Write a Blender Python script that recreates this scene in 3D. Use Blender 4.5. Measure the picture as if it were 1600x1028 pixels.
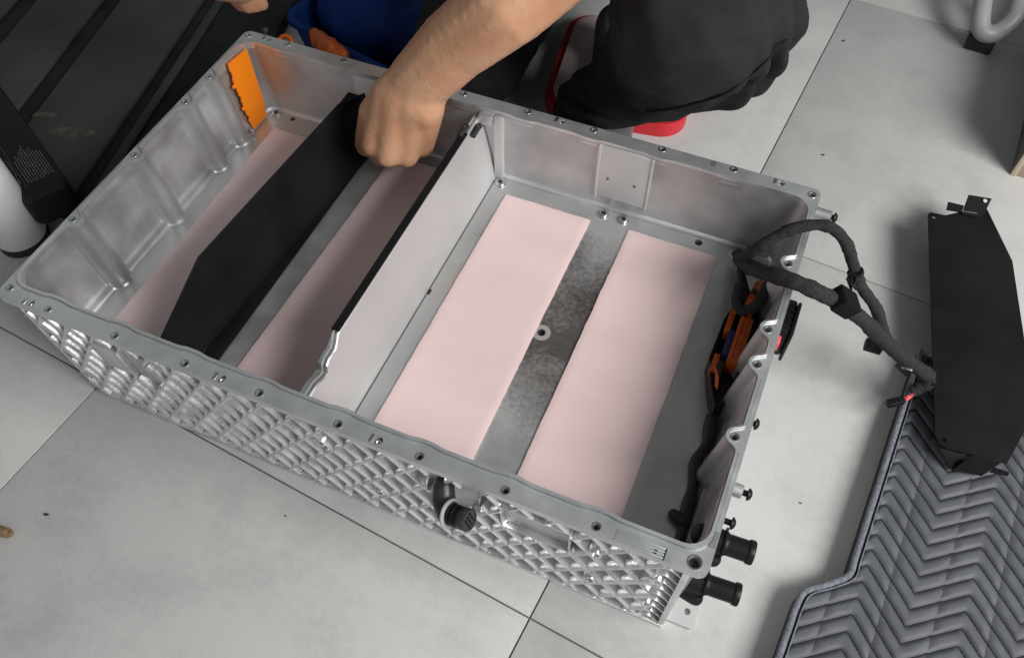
import bpy, bmesh, math, random
from mathutils import Vector, Matrix, noise as mnoise
random.seed(7)
for o in list(bpy.data.objects): bpy.data.objects.remove(o)
scn = bpy.context.scene
COL = scn.collection

# ------------------------------------------------------------------ camera
CAM = Vector((0.106207, -0.212050, 0.882948))
YAW, PITCH, ROLL, FOC = 0.515163, 0.596442, -0.020724, 1299.77     # focal length in pixels of a 1600 wide frame
CR = Matrix.Rotation(YAW, 3, 'Z') @ Matrix.Rotation(PITCH, 3, 'X') @ Matrix.Rotation(ROLL, 3, 'Z')
cd = bpy.data.cameras.new('camera'); cam = bpy.data.objects.new('camera', cd); COL.objects.link(cam)
cam.matrix_world = Matrix.Translation(CAM) @ CR.to_4x4()
cd.sensor_width = 36.0; cd.lens = FOC / 1600 * 36.0; cd.clip_start = 0.02; cd.clip_end = 100
scn.camera = cam

# ------------------------------------------------------------------ light
w = bpy.data.worlds.new('World'); scn.world = w; w.use_nodes = True
bg = w.node_tree.nodes['Background']; bg.inputs[0].default_value = (0.93, 0.97, 1.0, 1); bg.inputs[1].default_value = 0.145
def area(name, loc, target, sx, sy, power, col):
    l = bpy.data.lights.new(name, 'AREA'); l.shape = 'RECTANGLE'; l.size = sx; l.size_y = sy; l.energy = power; l.color = col
    o = bpy.data.objects.new(name, l); COL.objects.link(o); o.location = loc
    o.rotation_euler = (Vector(target) - Vector(loc)).to_track_quat('-Z', 'Y').to_euler(); return o
area('doorway_light', (1.62, 0.02, 1.52), (-0.05, 0.3, 0.05), 1.2, 1.0, 58, (1.0, 0.985, 0.96))
area('front_fill_light', (-0.1, -2.4, 1.35), (-0.1, 0.1, 0.1), 2.4, 1.5, 7, (0.95, 0.98, 1.0))  # unseen fill lamp, added to lift the near face and front tiles
scn.view_settings.view_transform = 'Standard'; scn.view_settings.look = 'None'
scn.view_settings.exposure = 0.08; scn.view_settings.gamma = 1.0
scn.render.engine = 'CYCLES'

# ------------------------------------------------------------------ measuring helpers
def W(px, py, z):
    """point of the horizontal plane z that was measured at (px, py) in the 1600 px photograph"""
    d = CR @ Vector(((px - 800) / FOC, -(py - 514) / FOC, -1.0))
    t = (z - CAM.z) / d.z
    return CAM + d * t
TRAY0 = Vector((-0.257160, 0.243385, 0.0)); TH = 0.094506
TM = Matrix.Translation(TRAY0) @ Matrix.Rotation(TH, 4, 'Z')
TI = TM.inverted()
def T(u, v, z): return TM @ Vector((u, v, z))
def WT(px, py, z): return TI @ W(px, py, z)

# ------------------------------------------------------------------ materials
def lin(c):
    return tuple(((x / 12.92) if x <= 0.04045 else ((x + 0.055) / 1.055) ** 2.4) for x in c)
MATS = {}
def mat(name, col, rough=0.5, metal=0.0, var=0.0, vscale=20.0, bump=0.0, bscale=200.0, rvar=0.0, col2=None, spec=0.5, coat=0.0, sss=0.0, stretch=None, detail=5.0):
    if name in MATS: return MATS[name]
    m = bpy.data.materials.new(name); m.use_nodes = True; nt = m.node_tree; N = nt.nodes; L = nt.links
    b = N['Principled BSDF']
    b.inputs['Base Color'].default_value = (*col, 1); b.inputs['Roughness'].default_value = rough
    b.inputs['Metallic'].default_value = metal; b.inputs['Specular IOR Level'].default_value = spec
    if coat: b.inputs['Coat Weight'].default_value = coat
    if sss:
        b.inputs['Subsurface Weight'].default_value = sss; b.inputs['Subsurface Radius'].default_value = (0.01, 0.004, 0.002)
        b.inputs['Subsurface Scale'].default_value = 0.4
    tc = N.new('ShaderNodeTexCoord'); src = tc.outputs['Object']
    if stretch:
        mp = N.new('ShaderNodeMapping'); mp.inputs['Scale'].default_value = stretch; L.new(src, mp.inputs[0]); src = mp.outputs[0]
    if var or rvar or col2:
        n = N.new('ShaderNodeTexNoise'); n.inputs['Scale'].default_value = vscale; n.inputs['Detail'].default_value = detail; L.new(src, n.inputs['Vector'])
        r = N.new('ShaderNodeMapRange'); r.inputs[1].default_value = 0.32; r.inputs[2].default_value = 0.68; L.new(n.outputs['Fac'], r.inputs[0])
        if var or col2:
            mx = N.new('ShaderNodeMix'); mx.data_type = 'RGBA'; L.new(r.outputs[0], mx.inputs[0])
            c2 = col2 if col2 else tuple(min(1, c * (1 + var)) for c in col)
            c1 = col if col2 else tuple(c * (1 - var) for c in col)
            mx.inputs[6].default_value = (*c1, 1); mx.inputs[7].default_value = (*c2, 1); L.new(mx.outputs[2], b.inputs['Base Color'])
        if rvar:
            r2 = N.new('ShaderNodeMapRange'); r2.inputs[1].default_value = 0.3; r2.inputs[2].default_value = 0.7
            r2.inputs[3].default_value = max(0.03, rough - rvar); r2.inputs[4].default_value = min(1, rough + rvar)
            L.new(n.outputs['Fac'], r2.inputs[0]); L.new(r2.outputs[0], b.inputs['Roughness'])
    if bump:
        n2 = N.new('ShaderNodeTexNoise'); n2.inputs['Scale'].default_value = bscale; n2.inputs['Detail'].default_value = 4; L.new(src, n2.inputs['Vector'])
        bp = N.new('ShaderNodeBump'); bp.inputs['Strength'].default_value = bump; bp.inputs['Distance'].default_value = 0.002
        L.new(n2.outputs['Fac'], bp.inputs['Height']); L.new(bp.outputs[0], b.inputs['Normal'])
    MATS[name] = m; return m

def tile_material():
    m = mat('porcelain_tile', (0.50, 0.505, 0.50), 0.42, 0, bump=0.05, bscale=700)
    nt = m.node_tree; N = nt.nodes; L = nt.links; b = N['Principled BSDF']
    tc = N.new('ShaderNodeTexCoord'); oi = N.new('ShaderNodeObjectInfo')
    ad = N.new('ShaderNodeVectorMath'); ad.operation = 'MULTIPLY_ADD'
    L.new(oi.outputs['Location'], ad.inputs[0]); ad.inputs[1].default_value = (7.3, 5.1, 3.0); L.new(tc.outputs['Object'], ad.inputs[2])
    fac = []
    for sc, dt, st in ((11.0, 6, (1, 1, 1)), (60.0, 4, (1, 1.6, 1)), (420.0, 2, (1, 1, 1))):
        mp = N.new('ShaderNodeMapping'); mp.inputs['Scale'].default_value = st; L.new(ad.outputs[0], mp.inputs[0])
        n = N.new('ShaderNodeTexNoise'); n.inputs['Scale'].default_value = sc; n.inputs['Detail'].default_value = dt; L.new(mp.outputs[0], n.inputs['Vector'])
        fac.append(n.outputs['Fac'])
    a1 = N.new('ShaderNodeMath'); a1.operation = 'MULTIPLY_ADD'; L.new(fac[1], a1.inputs[0]); a1.inputs[1].default_value = 0.4; L.new(fac[0], a1.inputs[2])
    a2 = N.new('ShaderNodeMath'); a2.operation = 'MULTIPLY_ADD'; L.new(fac[2], a2.inputs[0]); a2.inputs[1].default_value = 0.45; L.new(a1.outputs[0], a2.inputs[2])
    cr = N.new('ShaderNodeValToRGB'); L.new(a2.outputs[0], cr.inputs[0])
    cr.color_ramp.elements[0].position = 0.55; cr.color_ramp.elements[0].color = (0.43, 0.435, 0.43, 1)
    cr.color_ramp.elements[1].position = 1.45; cr.color_ramp.elements[1].color = (0.555, 0.555, 0.545, 1)
    L.new(cr.outputs[0], b.inputs['Base Color'])
    return m

def residue_material():
    """dull galvanised base plate with patchy white-specked residue along its middle strips"""
    m = mat('base_plate_metal', (0.56, 0.575, 0.575), 0.42, 0.7, bump=0.06, bscale=400, rvar=0.18, vscale=25)
    nt = m.node_tree; N = nt.nodes; L = nt.links; b = N['Principled BSDF']
    tc = N.new('ShaderNodeTexCoord')
    n1 = N.new('ShaderNodeTexNoise'); n1.inputs['Scale'].default_value = 9; n1.inputs['Detail'].default_value = 3; L.new(tc.outputs['Object'], n1.inputs['Vector'])
    n2 = N.new('ShaderNodeTexNoise'); n2.inputs['Scale'].default_value = 190; n2.inputs['Detail'].default_value = 6; n2.inputs['Roughness'].default_value = 0.75; L.new(tc.outputs['Object'], n2.inputs['Vector'])
    sx = N.new('ShaderNodeSeparateXYZ'); L.new(tc.outputs['Object'], sx.inputs[0])
    # residue lies in the strip between the two right hand pads
    s = N.new('ShaderNodeMath'); s.operation = 'SUBTRACT'; L.new(sx.outputs[0], s.inputs[0]); s.inputs[1].default_value = 0.153
    ab = N.new('ShaderNodeMath'); ab.operation = 'ABSOLUTE'; L.new(s.outputs[0], ab.inputs[0])
    mr = N.new('ShaderNodeMapRange'); mr.inputs[1].default_value = 0.045; mr.inputs[2].default_value = 0.03; L.new(ab.outputs[0], mr.inputs[0])
    yy = N.new('ShaderNodeMath'); yy.operation = 'SUBTRACT'; L.new(sx.outputs[1], yy.inputs[0]); yy.inputs[1].default_value = 0.035
    ya = N.new('ShaderNodeMath'); ya.operation = 'ABSOLUTE'; L.new(yy.outputs[0], ya.inputs[0])
    yr = N.new('ShaderNodeMapRange'); yr.inputs[1].default_value = 0.21; yr.inputs[2].default_value = 0.04; L.new(ya.outputs[0], yr.inputs[0])
    q = N.new('ShaderNodeMath'); q.operation = 'MULTIPLY'; L.new(mr.outputs[0], q.inputs[0]); L.new(yr.outputs[0], q.inputs[1])
    # patchy threshold
    ad = N.new('ShaderNodeMath'); ad.operation = 'MULTIPLY_ADD'; L.new(n1.outputs['Fac'], ad.inputs[0]); ad.inputs[1].default_value = 1.1; L.new(q.outputs[0], ad.inputs[2])
    ad2 = N.new('ShaderNodeMath'); ad2.operation = 'MULTIPLY_ADD'; L.new(n2.outputs['Fac'], ad2.inputs[0]); ad2.inputs[1].default_value = 1.0; L.new(ad.outputs[0], ad2.inputs[2])
    st = N.new('ShaderNodeMapRange'); st.inputs[1].default_value = 1.45; st.inputs[2].default_value = 1.95; L.new(ad2.outputs[0], st.inputs[0])
    mx = N.new('ShaderNodeMix'); mx.data_type = 'RGBA'; L.new(st.outputs[0], mx.inputs[0])
    mx.inputs[6].default_value = (0.56, 0.575, 0.575, 1); mx.inputs[7].default_value = (0.16, 0.155, 0.155, 1)
    L.new(mx.outputs[2], b.inputs['Base Color'])
    return m

M = {}
M['tile'] = tile_material()
M['grout'] = mat('grout', (0.13, 0.13, 0.12), 0.9)
M['cast'] = mat('cast_aluminium', (0.66, 0.67, 0.67), 0.36, 0.92, var=0.13, vscale=26, rvar=0.10, bump=0.10, bscale=160)
M['castw'] = mat('cast_aluminium_wall', (0.52, 0.525, 0.53), 0.48, 0.74, var=0.22, vscale=16, rvar=0.12, bump=0.09, bscale=70)
M['rim'] = mat('milled_aluminium', (0.62, 0.64, 0.645), 0.34, 0.72, var=0.08, vscale=40, rvar=0.07, bump=0.05, bscale=420)
M['lattice'] = mat('cast_lattice', (0.77, 0.78, 0.775), 0.27, 0.85, var=0.12, vscale=60, rvar=0.08, bump=0.06, bscale=300)
M['pocket'] = mat('cast_pocket', (0.50, 0.505, 0.50), 0.42, 0.9, var=0.15, vscale=60, bump=0.12, bscale=220)
M['plate'] = residue_material()
M['part'] = mat('partition_metal', (0.62, 0.62, 0.62), 0.50, 0.6, var=0.06, vscale=6, rvar=0.06, bump=0.05, bscale=120)
M['steel'] = mat('screw_steel', (0.62, 0.62, 0.62), 0.25, 1.0)
M['hole'] = mat('hole_dark', (0.02, 0.02, 0.02), 0.8)
M['pink'] = mat('pink_thermal_pad', (0.80, 0.625, 0.625), 0.62, 0, var=0.045, vscale=14, bump=0.22, bscale=45, spec=0.35, stretch=(0.35, 1.0, 1.0))
M['orange'] = mat('orange_plastic', (1.0, 0.25, 0.003), 0.45, 0, var=0.04, vscale=30)
M['orange_dk'] = mat('orange_connector_plastic', (0.46, 0.085, 0.006), 0.4, 0, var=0.25, vscale=120)
M['blackmet'] = mat('black_coated_steel', (0.006, 0.0063, 0.007), 0.60, 0, spec=0.12, col2=(0.013, 0.0135, 0.0145), bump=0.10, bscale=900, rvar=0.05, vscale=12)
M['blackplas'] = mat('black_plastic', (0.010, 0.010, 0.011), 0.42, 0, spec=0.22, bump=0.03, bscale=300)
M['ventgrey'] = mat('dark_grey_fitting', (0.045, 0.045, 0.045), 0.38, 0.3, var=0.2, vscale=90, bump=0.1, bscale=300)
M['rubber'] = mat('black_rubber', (0.02, 0.02, 0.02), 0.6)
M['tape'] = mat('cloth_tape', (0.030, 0.029, 0.030), 0.85, 0, var=0.3, vscale=300, bump=0.9, bscale=700, spec=0.3)
M['velcro'] = mat('hook_tape', (0.012, 0.012, 0.012), 0.95, 0, bump=1.0, bscale=1300, spec=0.15)
M['skin'] = mat('skin', (0.47, 0.235, 0.135), 0.48, 0, col2=(0.60, 0.345, 0.21), vscale=16, bump=0.22, bscale=300, sss=0.12, spec=0.4)
M['trouser'] = mat('black_trouser_fabric', (0.021, 0.021, 0.023), 0.88, 0, var=0.12, vscale=60, bump=0.45, bscale=1100, spec=0.25)
M['shirt'] = mat('black_shirt_fabric', (0.013, 0.013, 0.015), 0.9, 0, bump=0.3, bscale=800, spec=0.2)
M['shoe'] = mat('grey_shoe', (0.10, 0.10, 0.105), 0.7, 0, bump=0.2, bscale=400)
M['sole'] = mat('shoe_sole', (0.16, 0.16, 0.16), 0.7)
M['red'] = mat('red_plastic', (0.62, 0.022, 0.035), 0.38, 0)
M['palered'] = mat('pale_pink_plastic', (0.66, 0.52, 0.53), 0.55, 0)
M['blue'] = mat('blue_plastic', (0.004, 0.022, 0.12), 0.6, spec=0.15)
M['quilt'] = mat('grey_leatherette', (0.088, 0.094, 0.107), 0.50, 0, var=0.14, vscale=35, bump=0.30, bscale=900, spec=0.4)
M['seam'] = mat('stitch_seam', (0.022, 0.024, 0.028), 0.8)
M['thread'] = mat('stitch_thread', (0.012, 0.013, 0.016), 0.8)
M['piping'] = mat('woven_piping', (0.16, 0.17, 0.20), 0.75, 0, var=0.35, vscale=260, bump=0.7, bscale=700)
M['white'] = mat('white_paint', (0.78, 0.79, 0.78), 0.35, 0, var=0.05, vscale=30, bump=0.05, bscale=60)
M['greytube'] = mat('grey_powder_coat', (0.33, 0.335, 0.33), 0.42)
M['carton'] = mat('cardboard', (0.46, 0.37, 0.29), 0.85, 0, var=0.08, vscale=50, bump=0.12, bscale=90)
M['cartonshade'] = mat('shaded_cardboard', (0.10, 0.085, 0.085), 0.6, 0, var=0.15, vscale=30)  # cardboard of the side in shade, its darkness put into the colour
M['cartonedge'] = mat('cardboard_edge', (0.55, 0.46, 0.36), 0.9)
M['print'] = mat('grey_print_strip', (0.16, 0.16, 0.16), 0.7)
M['pinkwire'] = mat('red_wire', (0.85, 0.10, 0.14), 0.4)
M['owire'] = mat('orange_wire', (0.85, 0.14, 0.02), 0.45)
M['bluepart'] = mat('dark_blue_component', (0.01, 0.02, 0.09), 0.4)
M['blackbag'] = mat('black_sheet_plastic', (0.056, 0.056, 0.055), 0.6, 0, spec=0.2, var=0.3, vscale=7, bump=0.25, bscale=40, rvar=0.1)
M['bark'] = mat('dry_leaf', (0.22, 0.15, 0.07), 0.8, 0, var=0.4, vscale=200, bump=0.6, bscale=300)
M['lblue'] = mat('label_white', (0.62, 0.63, 0.62), 0.5)

# ------------------------------------------------------------------ mesh helpers
def add_obj(name, me, m, parent=None):
    o = bpy.data.objects.new(name, me); COL.objects.link(o)
    if m is not None:
        me.materials.clear(); me.materials.append(m)
    if parent is not None: o.parent = parent
    return o
def tag(o, label, cat, group=None):
    o['label'] = label; o['category'] = cat
    if group: o['group'] = group
    return o
def thing(name, loc, label, cat, group=None, rz=0.0):
    o = bpy.data.objects.new(name, None); COL.objects.link(o); o.location = loc; o.rotation_euler = (0, 0, rz)
    o.empty_display_size = 0.05
    return tag(o, label, cat, group)
def mesh(name, vs, fs, smooth=False):
    me = bpy.data.meshes.new(name); me.from_pydata([tuple(v) for v in vs], [], fs); me.validate()
    bm = bmesh.new(); bm.from_mesh(me); bmesh.ops.recalc_face_normals(bm, faces=bm.faces); bm.to_mesh(me); bm.free()
    if smooth:
        for p in me.polygons: p.use_smooth = True
    return me
def bevel_me(me, w, seg=2, ang=0.6, smooth=True):
    bm = bmesh.new(); bm.from_mesh(me)
    bmesh.ops.remove_doubles(bm, verts=bm.verts, dist=1e-6)
    es = [e for e in bm.edges if len(e.link_faces) == 2 and e.calc_face_angle(0) > ang]
    if es: bmesh.ops.bevel(bm, geom=es, offset=w, segments=seg, profile=0.5, affect='EDGES', clamp_overlap=True)
    bm.to_mesh(me); bm.free()
    if smooth: autosmooth(me)
    return me
def autosmooth(me, ang=math.radians(38)):
    for p in me.polygons: p.use_smooth = True
    try: me.set_sharp_from_angle(angle=ang)
    except Exception: pass
    return me
def box_me(name, x0, x1, y0, y1, z0, z1, bev=0.0):
    vs = [(x, y, z) for z in (z0, z1) for y in (y0, y1) for x in (x0, x1)]
    fs = [(0, 2, 3, 1), (4, 5, 7, 6), (0, 1, 5, 4), (2, 6, 7, 3), (0, 4, 6, 2), (1, 3, 7, 5)]
    me = mesh(name, vs, fs)
    return bevel_me(me, bev) if bev else me
def box(name, x0, x1, y0, y1, z0, z1, m, parent=None, bev=0.0): return add_obj(name, box_me(name, x0, x1, y0, y1, z0, z1, bev), m, parent)
def circ(cx, cy, r, n=16): return [(cx + r * math.cos(2 * math.pi * k / n), cy + r * math.sin(2 * math.pi * k / n)) for k in range(n)]
def perf_bm(outer, holes, z0, z1, inner_walls=True):
    """flat plate with real holes: outline + hole outlines, between z0 and z1"""
    bm = bmesh.new(); loops = [outer] + list(holes); rings = []
    for z in (z0, z1):
        es = []; rs = []
        for lp in loops:
            vs = [bm.verts.new((p[0], p[1], z)) for p in lp]; rs.append(vs)
            for i in range(len(vs)): es.append(bm.edges.new((vs[i], vs[(i + 1) % len(vs)])))
        bmesh.ops.triangle_fill(bm, use_beauty=True, use_dissolve=False, edges=es); rings.append(rs)
    for a, b in zip(rings[0], rings[1]):
        for i in range(len(a)):
            j = (i + 1) % len(a); bm.faces.new((a[i], a[j], b[j], b[i]))
    bmesh.ops.recalc_face_normals(bm, faces=bm.faces)
    return bm
def perf(name, outer, holes, z0, z1, m, parent=None, mtx=None, smooth=True):
    bm = perf_bm(outer, holes, z0, z1)
    if mtx is not None: bm.transform(mtx)
    me = bpy.data.meshes.new(name); bm.to_mesh(me); bm.free()
    if smooth: autosmooth(me, math.radians(30))
    return add_obj(name, me, m, parent)
def lathe_me(name, prof, n=24, mtx=None):
    """prof: list of (r, h) ; axis z"""
    vs = []; fs = []
    for r, h in prof:
        for k in range(n): a = 2 * math.pi * k / n; vs.append(Vector((r * math.cos(a), r * math.sin(a), h)))
    for i in range(len(prof) - 1):
        for k in range(n):
            k2 = (k + 1) % n; fs.append((i * n + k, i * n + k2, (i + 1) * n + k2, (i + 1) * n + k))
    fs.append(tuple(range(n))[::-1]); fs.append(tuple((len(prof) - 1) * n + k for k in range(n)))
    if mtx is not None: vs = [mtx @ v for v in vs]
    me = mesh(name, vs, fs); autosmooth(me, math.radians(42)); return me
def axis_mtx(p, d):
    d = Vector(d).normalized(); return Matrix.Translation(p) @ d.to_track_quat('Z', 'Y').to_matrix().to_4x4()
def lathe(name, prof, p, d, m, parent=None, n=24): return add_obj(name, lathe_me(name, prof, n, axis_mtx(Vector(p), d)), m, parent)
def catmull(pts, k=8):
    P = [Vector(p) for p in pts]; P = [P[0] * 2 - P[1]] + P + [P[-1] * 2 - P[-2]]; out = []
    for i in range(1, len(P) - 2):
        for s in range(k):
            t = s / k; a, b, c, d = P[i - 1], P[i], P[i + 1], P[i + 2]
            out.append(0.5 * ((2 * b) + (c - a) * t + (2 * a - 5 * b + 4 * c - d) * t * t + (3 * b - a - 3 * c + d) * t ** 3))
    out.append(P[-2]); return out
def tube_me(name, pts, r, n=12, k=8, wob=0.0, smooth=True):
    path = catmull(pts, k) if k > 1 else [Vector(p) for p in pts]
    R = r if callable(r) else (lambda t: r)
    vs = []; fs = []; up = Vector((0, 0, 1))
    t0 = (path[1] - path[0]).normalized(); nx = t0.cross(up)
    if nx.length < 1e-3: nx = t0.cross(Vector((1, 0, 0)))
    nx.normalize()
    for i, p in enumerate(path):
        tg = (path[min(i + 1, len(path) - 1)] - path[max(i - 1, 0)]).normalized()
        nx = (nx - tg * nx.dot(tg)).normalized(); ny = tg.cross(nx)
        rr = R(i / (len(path) - 1)); arc = 0.0 if i == 0 else arc + (p - path[i - 1]).length
        for q in range(n):
            a = 2 * math.pi * q / n; rw = rr * (1 + wob * mnoise.noise(p * 140 + Vector((q * .7, 0, 0))) + (0.07 * ((arc / 0.0115 + q / n) % 1.0) if wob > 0.1 else 0.0))
            vs.append(p + nx * (rw * math.cos(a)) + ny * (rw * math.sin(a)))
    for i in range(len(path) - 1):
        for q in range(n):
            q2 = (q + 1) % n; fs.append((i * n + q, i * n + q2, (i + 1) * n + q2, (i + 1) * n + q))
    fs.append(tuple(range(n))[::-1]); fs.append(tuple((len(path) - 1) * n + q for q in range(n)))
    me = mesh(name, vs, fs)
    if smooth: autosmooth(me, math.radians(60))
    return me
def tube(name, pts, r, m, parent=None, n=12, k=8, wob=0.0): return add_obj(name, tube_me(name, pts, r, n, k, wob), m, parent)
def blob_me(name, caps, voxel=0.004, iters=6, disp=None, fac=0.5):
    """continuous surface grown round a skeleton of tapered limbs (p0, r0, p1, r1)"""
    bm = bmesh.new()
    for p0, r0, p1, r1 in caps:
        p0 = Vector(p0); p1 = Vector(p1); d = p1 - p0; ln = d.length
        steps = max(2, int(ln / (0.35 * min(r0, r1))) + 1); steps = min(steps, 40)
        for s in range(steps + 1):
            t = s / steps; c = p0.lerp(p1, t); r = r0 + (r1 - r0) * t
            bmesh.ops.create_icosphere(bm, subdivisions=2, radius=r * 1.02, matrix=Matrix.Translation(c))
    me = bpy.data.meshes.new(name + '_src'); bm.to_mesh(me); bm.free()
    o = bpy.data.objects.new(name + '_src', me); COL.objects.link(o)
    md = o.modifiers.new('r', 'REMESH'); md.mode = 'VOXEL'; md.voxel_size = voxel
    sm = o.modifiers.new('s', 'SMOOTH'); sm.factor = fac; sm.iterations = iters
    dg = bpy.context.evaluated_depsgraph_get(); dg.update()
    out = bpy.data.meshes.new_from_object(o.evaluated_get(dg))
    bpy.data.objects.remove(o); bpy.data.meshes.remove(me); out.name = name
    if disp:
        nm = [v.normal.copy() for v in out.vertices]
        for v, n in zip(out.vertices, nm): v.co += n * disp(v.co)
    for p in out.polygons: p.use_smooth = True
    return out
def sstep(a, b, x):
    t = min(1, max(0, (x - a) / (b - a))); return t * t * (3 - 2 * t)
def grid_faces(nr, nc, closed=False):
    fs = []
    for i in range(nr - 1):
        for j in range(nc if closed else nc - 1):
            j2 = (j + 1) % nc; fs.append((i * nc + j, i * nc + j2, (i + 1) * nc + j2, (i + 1) * nc + j))
    return fs

# ================================================================== THE FLOOR
floor = box('floor', -3.0, 2.4, -1.8, 3.0, -0.03, -0.0022, M['grout']); floor['kind'] = 'structure'
tile_mesh = box_me('tile', -0.2991, 0.2991, -0.2991, 0.2991, -0.010, 0.0, 0.0008); tile_mesh.materials.append(M['tile'])
for i in range(9):
    for j in range(8):
        o = bpy.data.objects.new('tile', tile_mesh); COL.objects.link(o); o.parent = floor
        o.location = (-3.0 + 0.3 + 0.6 * i, -1.8 + 0.3 + 0.6 * j, random.uniform(-0.0003, 0.0))

# ================================================================== THE TRAY HOUSING
H = 0.2086; HF = 0.2058; ZF = 0.104
tray = thing('battery_tray', TRAY0, 'large open cast aluminium battery housing with latticed front standing on the tiles', 'battery tray', rz=TH)
HN = [-0.3102, -0.2270, -0.1438, -0.0593, 0.0255, 0.1091, 0.1925, 0.2765]           # bolt holes of the long sides
HL = [-0.1200, -0.0132, 0.0851, 0.1352]; HR = [0.1169, 0.0280, -0.0156, -0.0986]    # of the short sides
CB_N = [-0.3320, -0.1016, 0.0674]; CB_F = [-0.3383, 0.0690, 0.3305]
def bumpsum(t, pos, w0, w1):
    return max(1 - sstep(w0, w1, abs(t - p)) for p in pos)
def ear(t, pos):      # rounded bolt ear that runs out in a small fillet
    b = 0.0
    for p in pos:
        d = abs(t - p)
        if d < 0.0090: b = max(b, math.sqrt(1 - (d / 0.0105) ** 2))
        elif d < 0.0150: b = max(b, 0.515 * (1 - (d - 0.0090) / 0.006) ** 2)
    return b
NN, NS, NC = 230, 300, 10
def loop(hu, hv, rc, aL, aN, panel=0.0, wl=(0.0065, 0.0125)):
    out = []
    def lp(a, b, n): return [a + (b - a) * i / (n - 1) for i in range(n)]
    def corner(cx, cy, a0):
        for k in range(1, NC): a = a0 + (math.pi / 2) * k / NC; out.append((cx + rc * math.cos(a), cy + rc * math.sin(a)))
    end = lambda t, h: sstep(0, 0.012, h - rc - abs(t))
    for t in lp(-hu + rc, hu - rc, NN): out.append((t, -hv + aN * bumpsum(t, HN, 0.005, 0.019) * end(t, hu)))
    corner(hu - rc, -hv + rc, -math.pi / 2)
    for t in lp(-hv + rc, hv - rc, NS):
        pm = panel * (1 - max(1 - sstep(0.014, 0.017, abs(t - p)) for p in HR)) * end(t, hv)
        out.append((hu + pm - aL * ear(t, HR) * end(t, hv), t))
    corner(hu - rc, hv - rc, 0)
    for t in lp(hu - rc, -hu + rc, NN): out.append((t, hv - aN * bumpsum(t, HN, 0.005, 0.019) * end(t, hu)))
    corner(-hu + rc, hv - rc, math.pi / 2)
    for t in lp(hv - rc, -hv + rc, NS):
        pm = panel * (1 - max(1 - sstep(0.014, 0.017, abs(t - p)) for p in HL)) * end(t, hv)
        out.append((-hu - pm + aL * ear(t, HL) * end(t, hv), t))
    corner(-hu + rc, -hv + rc, math.pi)
    return out
# inner walls with their cast pillars, one lofted skin
zs = [0.2045, 0.2025, 0.199, 0.195, 0.191, 0.188, 0.185, 0.165, 0.145, 0.128, 0.122, 0.118, 0.115, 0.112, 0.1095, 0.1075, 0.106, 0.105, 0.1042]
vs = []
for z in zs:
    f = (z - ZF) / (H - ZF)
    hu = 0.3515 + 0.0150 * f; hv = 0.2085 + 0.0035 * f
    q = max(0.0, (0.111 - z) / 0.007); fil = 0.006 * (1 - math.sqrt(max(0, 1 - q * q)))
    an = 0.0018 * sstep(0.193, 0.203, z); al = 0.0095 + 0.0025 * f
    pan = 0.0030 * sstep(0.113, 0.117, z) * (1 - sstep(0.189, 0.1935, z))
    for x, y in loop(hu - fil, hv - fil, 0.016, al, an, pan): vs.append((x, y, z))
nl = len(vs) // len(zs)
me = mesh('inner_wall', vs, grid_faces(len(zs), nl, True)); autosmooth(me, math.radians(50)); inner_wall = add_obj('inner_wall', me, M['castw'], tray)
# outer skin behind the lattice
zo = [0.0045, 0.012, 0.06, 0.13, 0.1995]; vs = []
def crest(z): return 0.2225 + 0.0088 * z / 0.2
for z in zo:
    f = z / 0.2
    for x, y in loop(0.3655 + 0.0055 * f, crest(z) - 0.0105, 0.014, 0, 0): vs.append((x, y, z))
fs = grid_faces(len(zo), nl, True); fs.append(tuple(range(nl))[::-1])
me = mesh('outer_wall', vs, fs); autosmooth(me, math.radians(50)); add_obj('outer_wall', me, M['pocket'], tray)
# raised lip and bolt flange round the opening, a fine groove between them
lip_in = loop(0.3665, 0.2120, 0.020, 0.0125, 0.0018)
lip_out = loop(0.3695, 0.2150, 0.020, 0.0125, 0.0018)
perf('rim_groove', loop(0.3712, 0.2170, 0.020, 0.0125, 0.0018), [loop(0.3690, 0.2145, 0.020, 0.0125, 0.0018)], 0.1990, 0.2044, M['rim'], tray)
perf('rim_lip', lip_out, [lip_in], 0.1990, H, M['rim'], tray)
fl_in = loop(0.3704, 0.2159, 0.020, 0.0125, 0.0018)
def rrect(hu, hv, r, n=8):
    out = []
    for cx, cy, a0 in ((hu - r, -hv + r, -90), (hu - r, hv - r, 0), (-hu + r, hv - r, 90), (-hu + r, -hv + r, 180)):
        for k in range(n + 1): a = math.radians(a0 + 90 * k / n); out.append((cx + r * math.cos(a), cy + r * math.sin(a)))
    return out
holes = []
spots = [(u, -0.2262, 0.0030) for u in HN] + [(u, 0.2278, 0.0030) for u in HN]
spots += [(-0.3680 + 0.0005, v, 0.0029) for v in HL] + [(0.3625, v, 0.0032) for v in HR]
corners = [(-0.3652, -0.2198, 0.0030), (0.3613, -0.2235, 0.0052), (0.3655, 0.2227, 0.0036), (-0.3670, 0.2239, 0.0030)]
cbs = [(u, -0.2265, 0.0042) for u in CB_N] + [(u, 0.2275, 0.0042) for u in CB_F] + [(0.3284, -0.2275, 0.0022)]
# corner lugs: where the corner holes sit the flange is wider inwards
holes = [circ(x, y, r, 18) for x, y, r in spots + corners + cbs]
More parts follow.
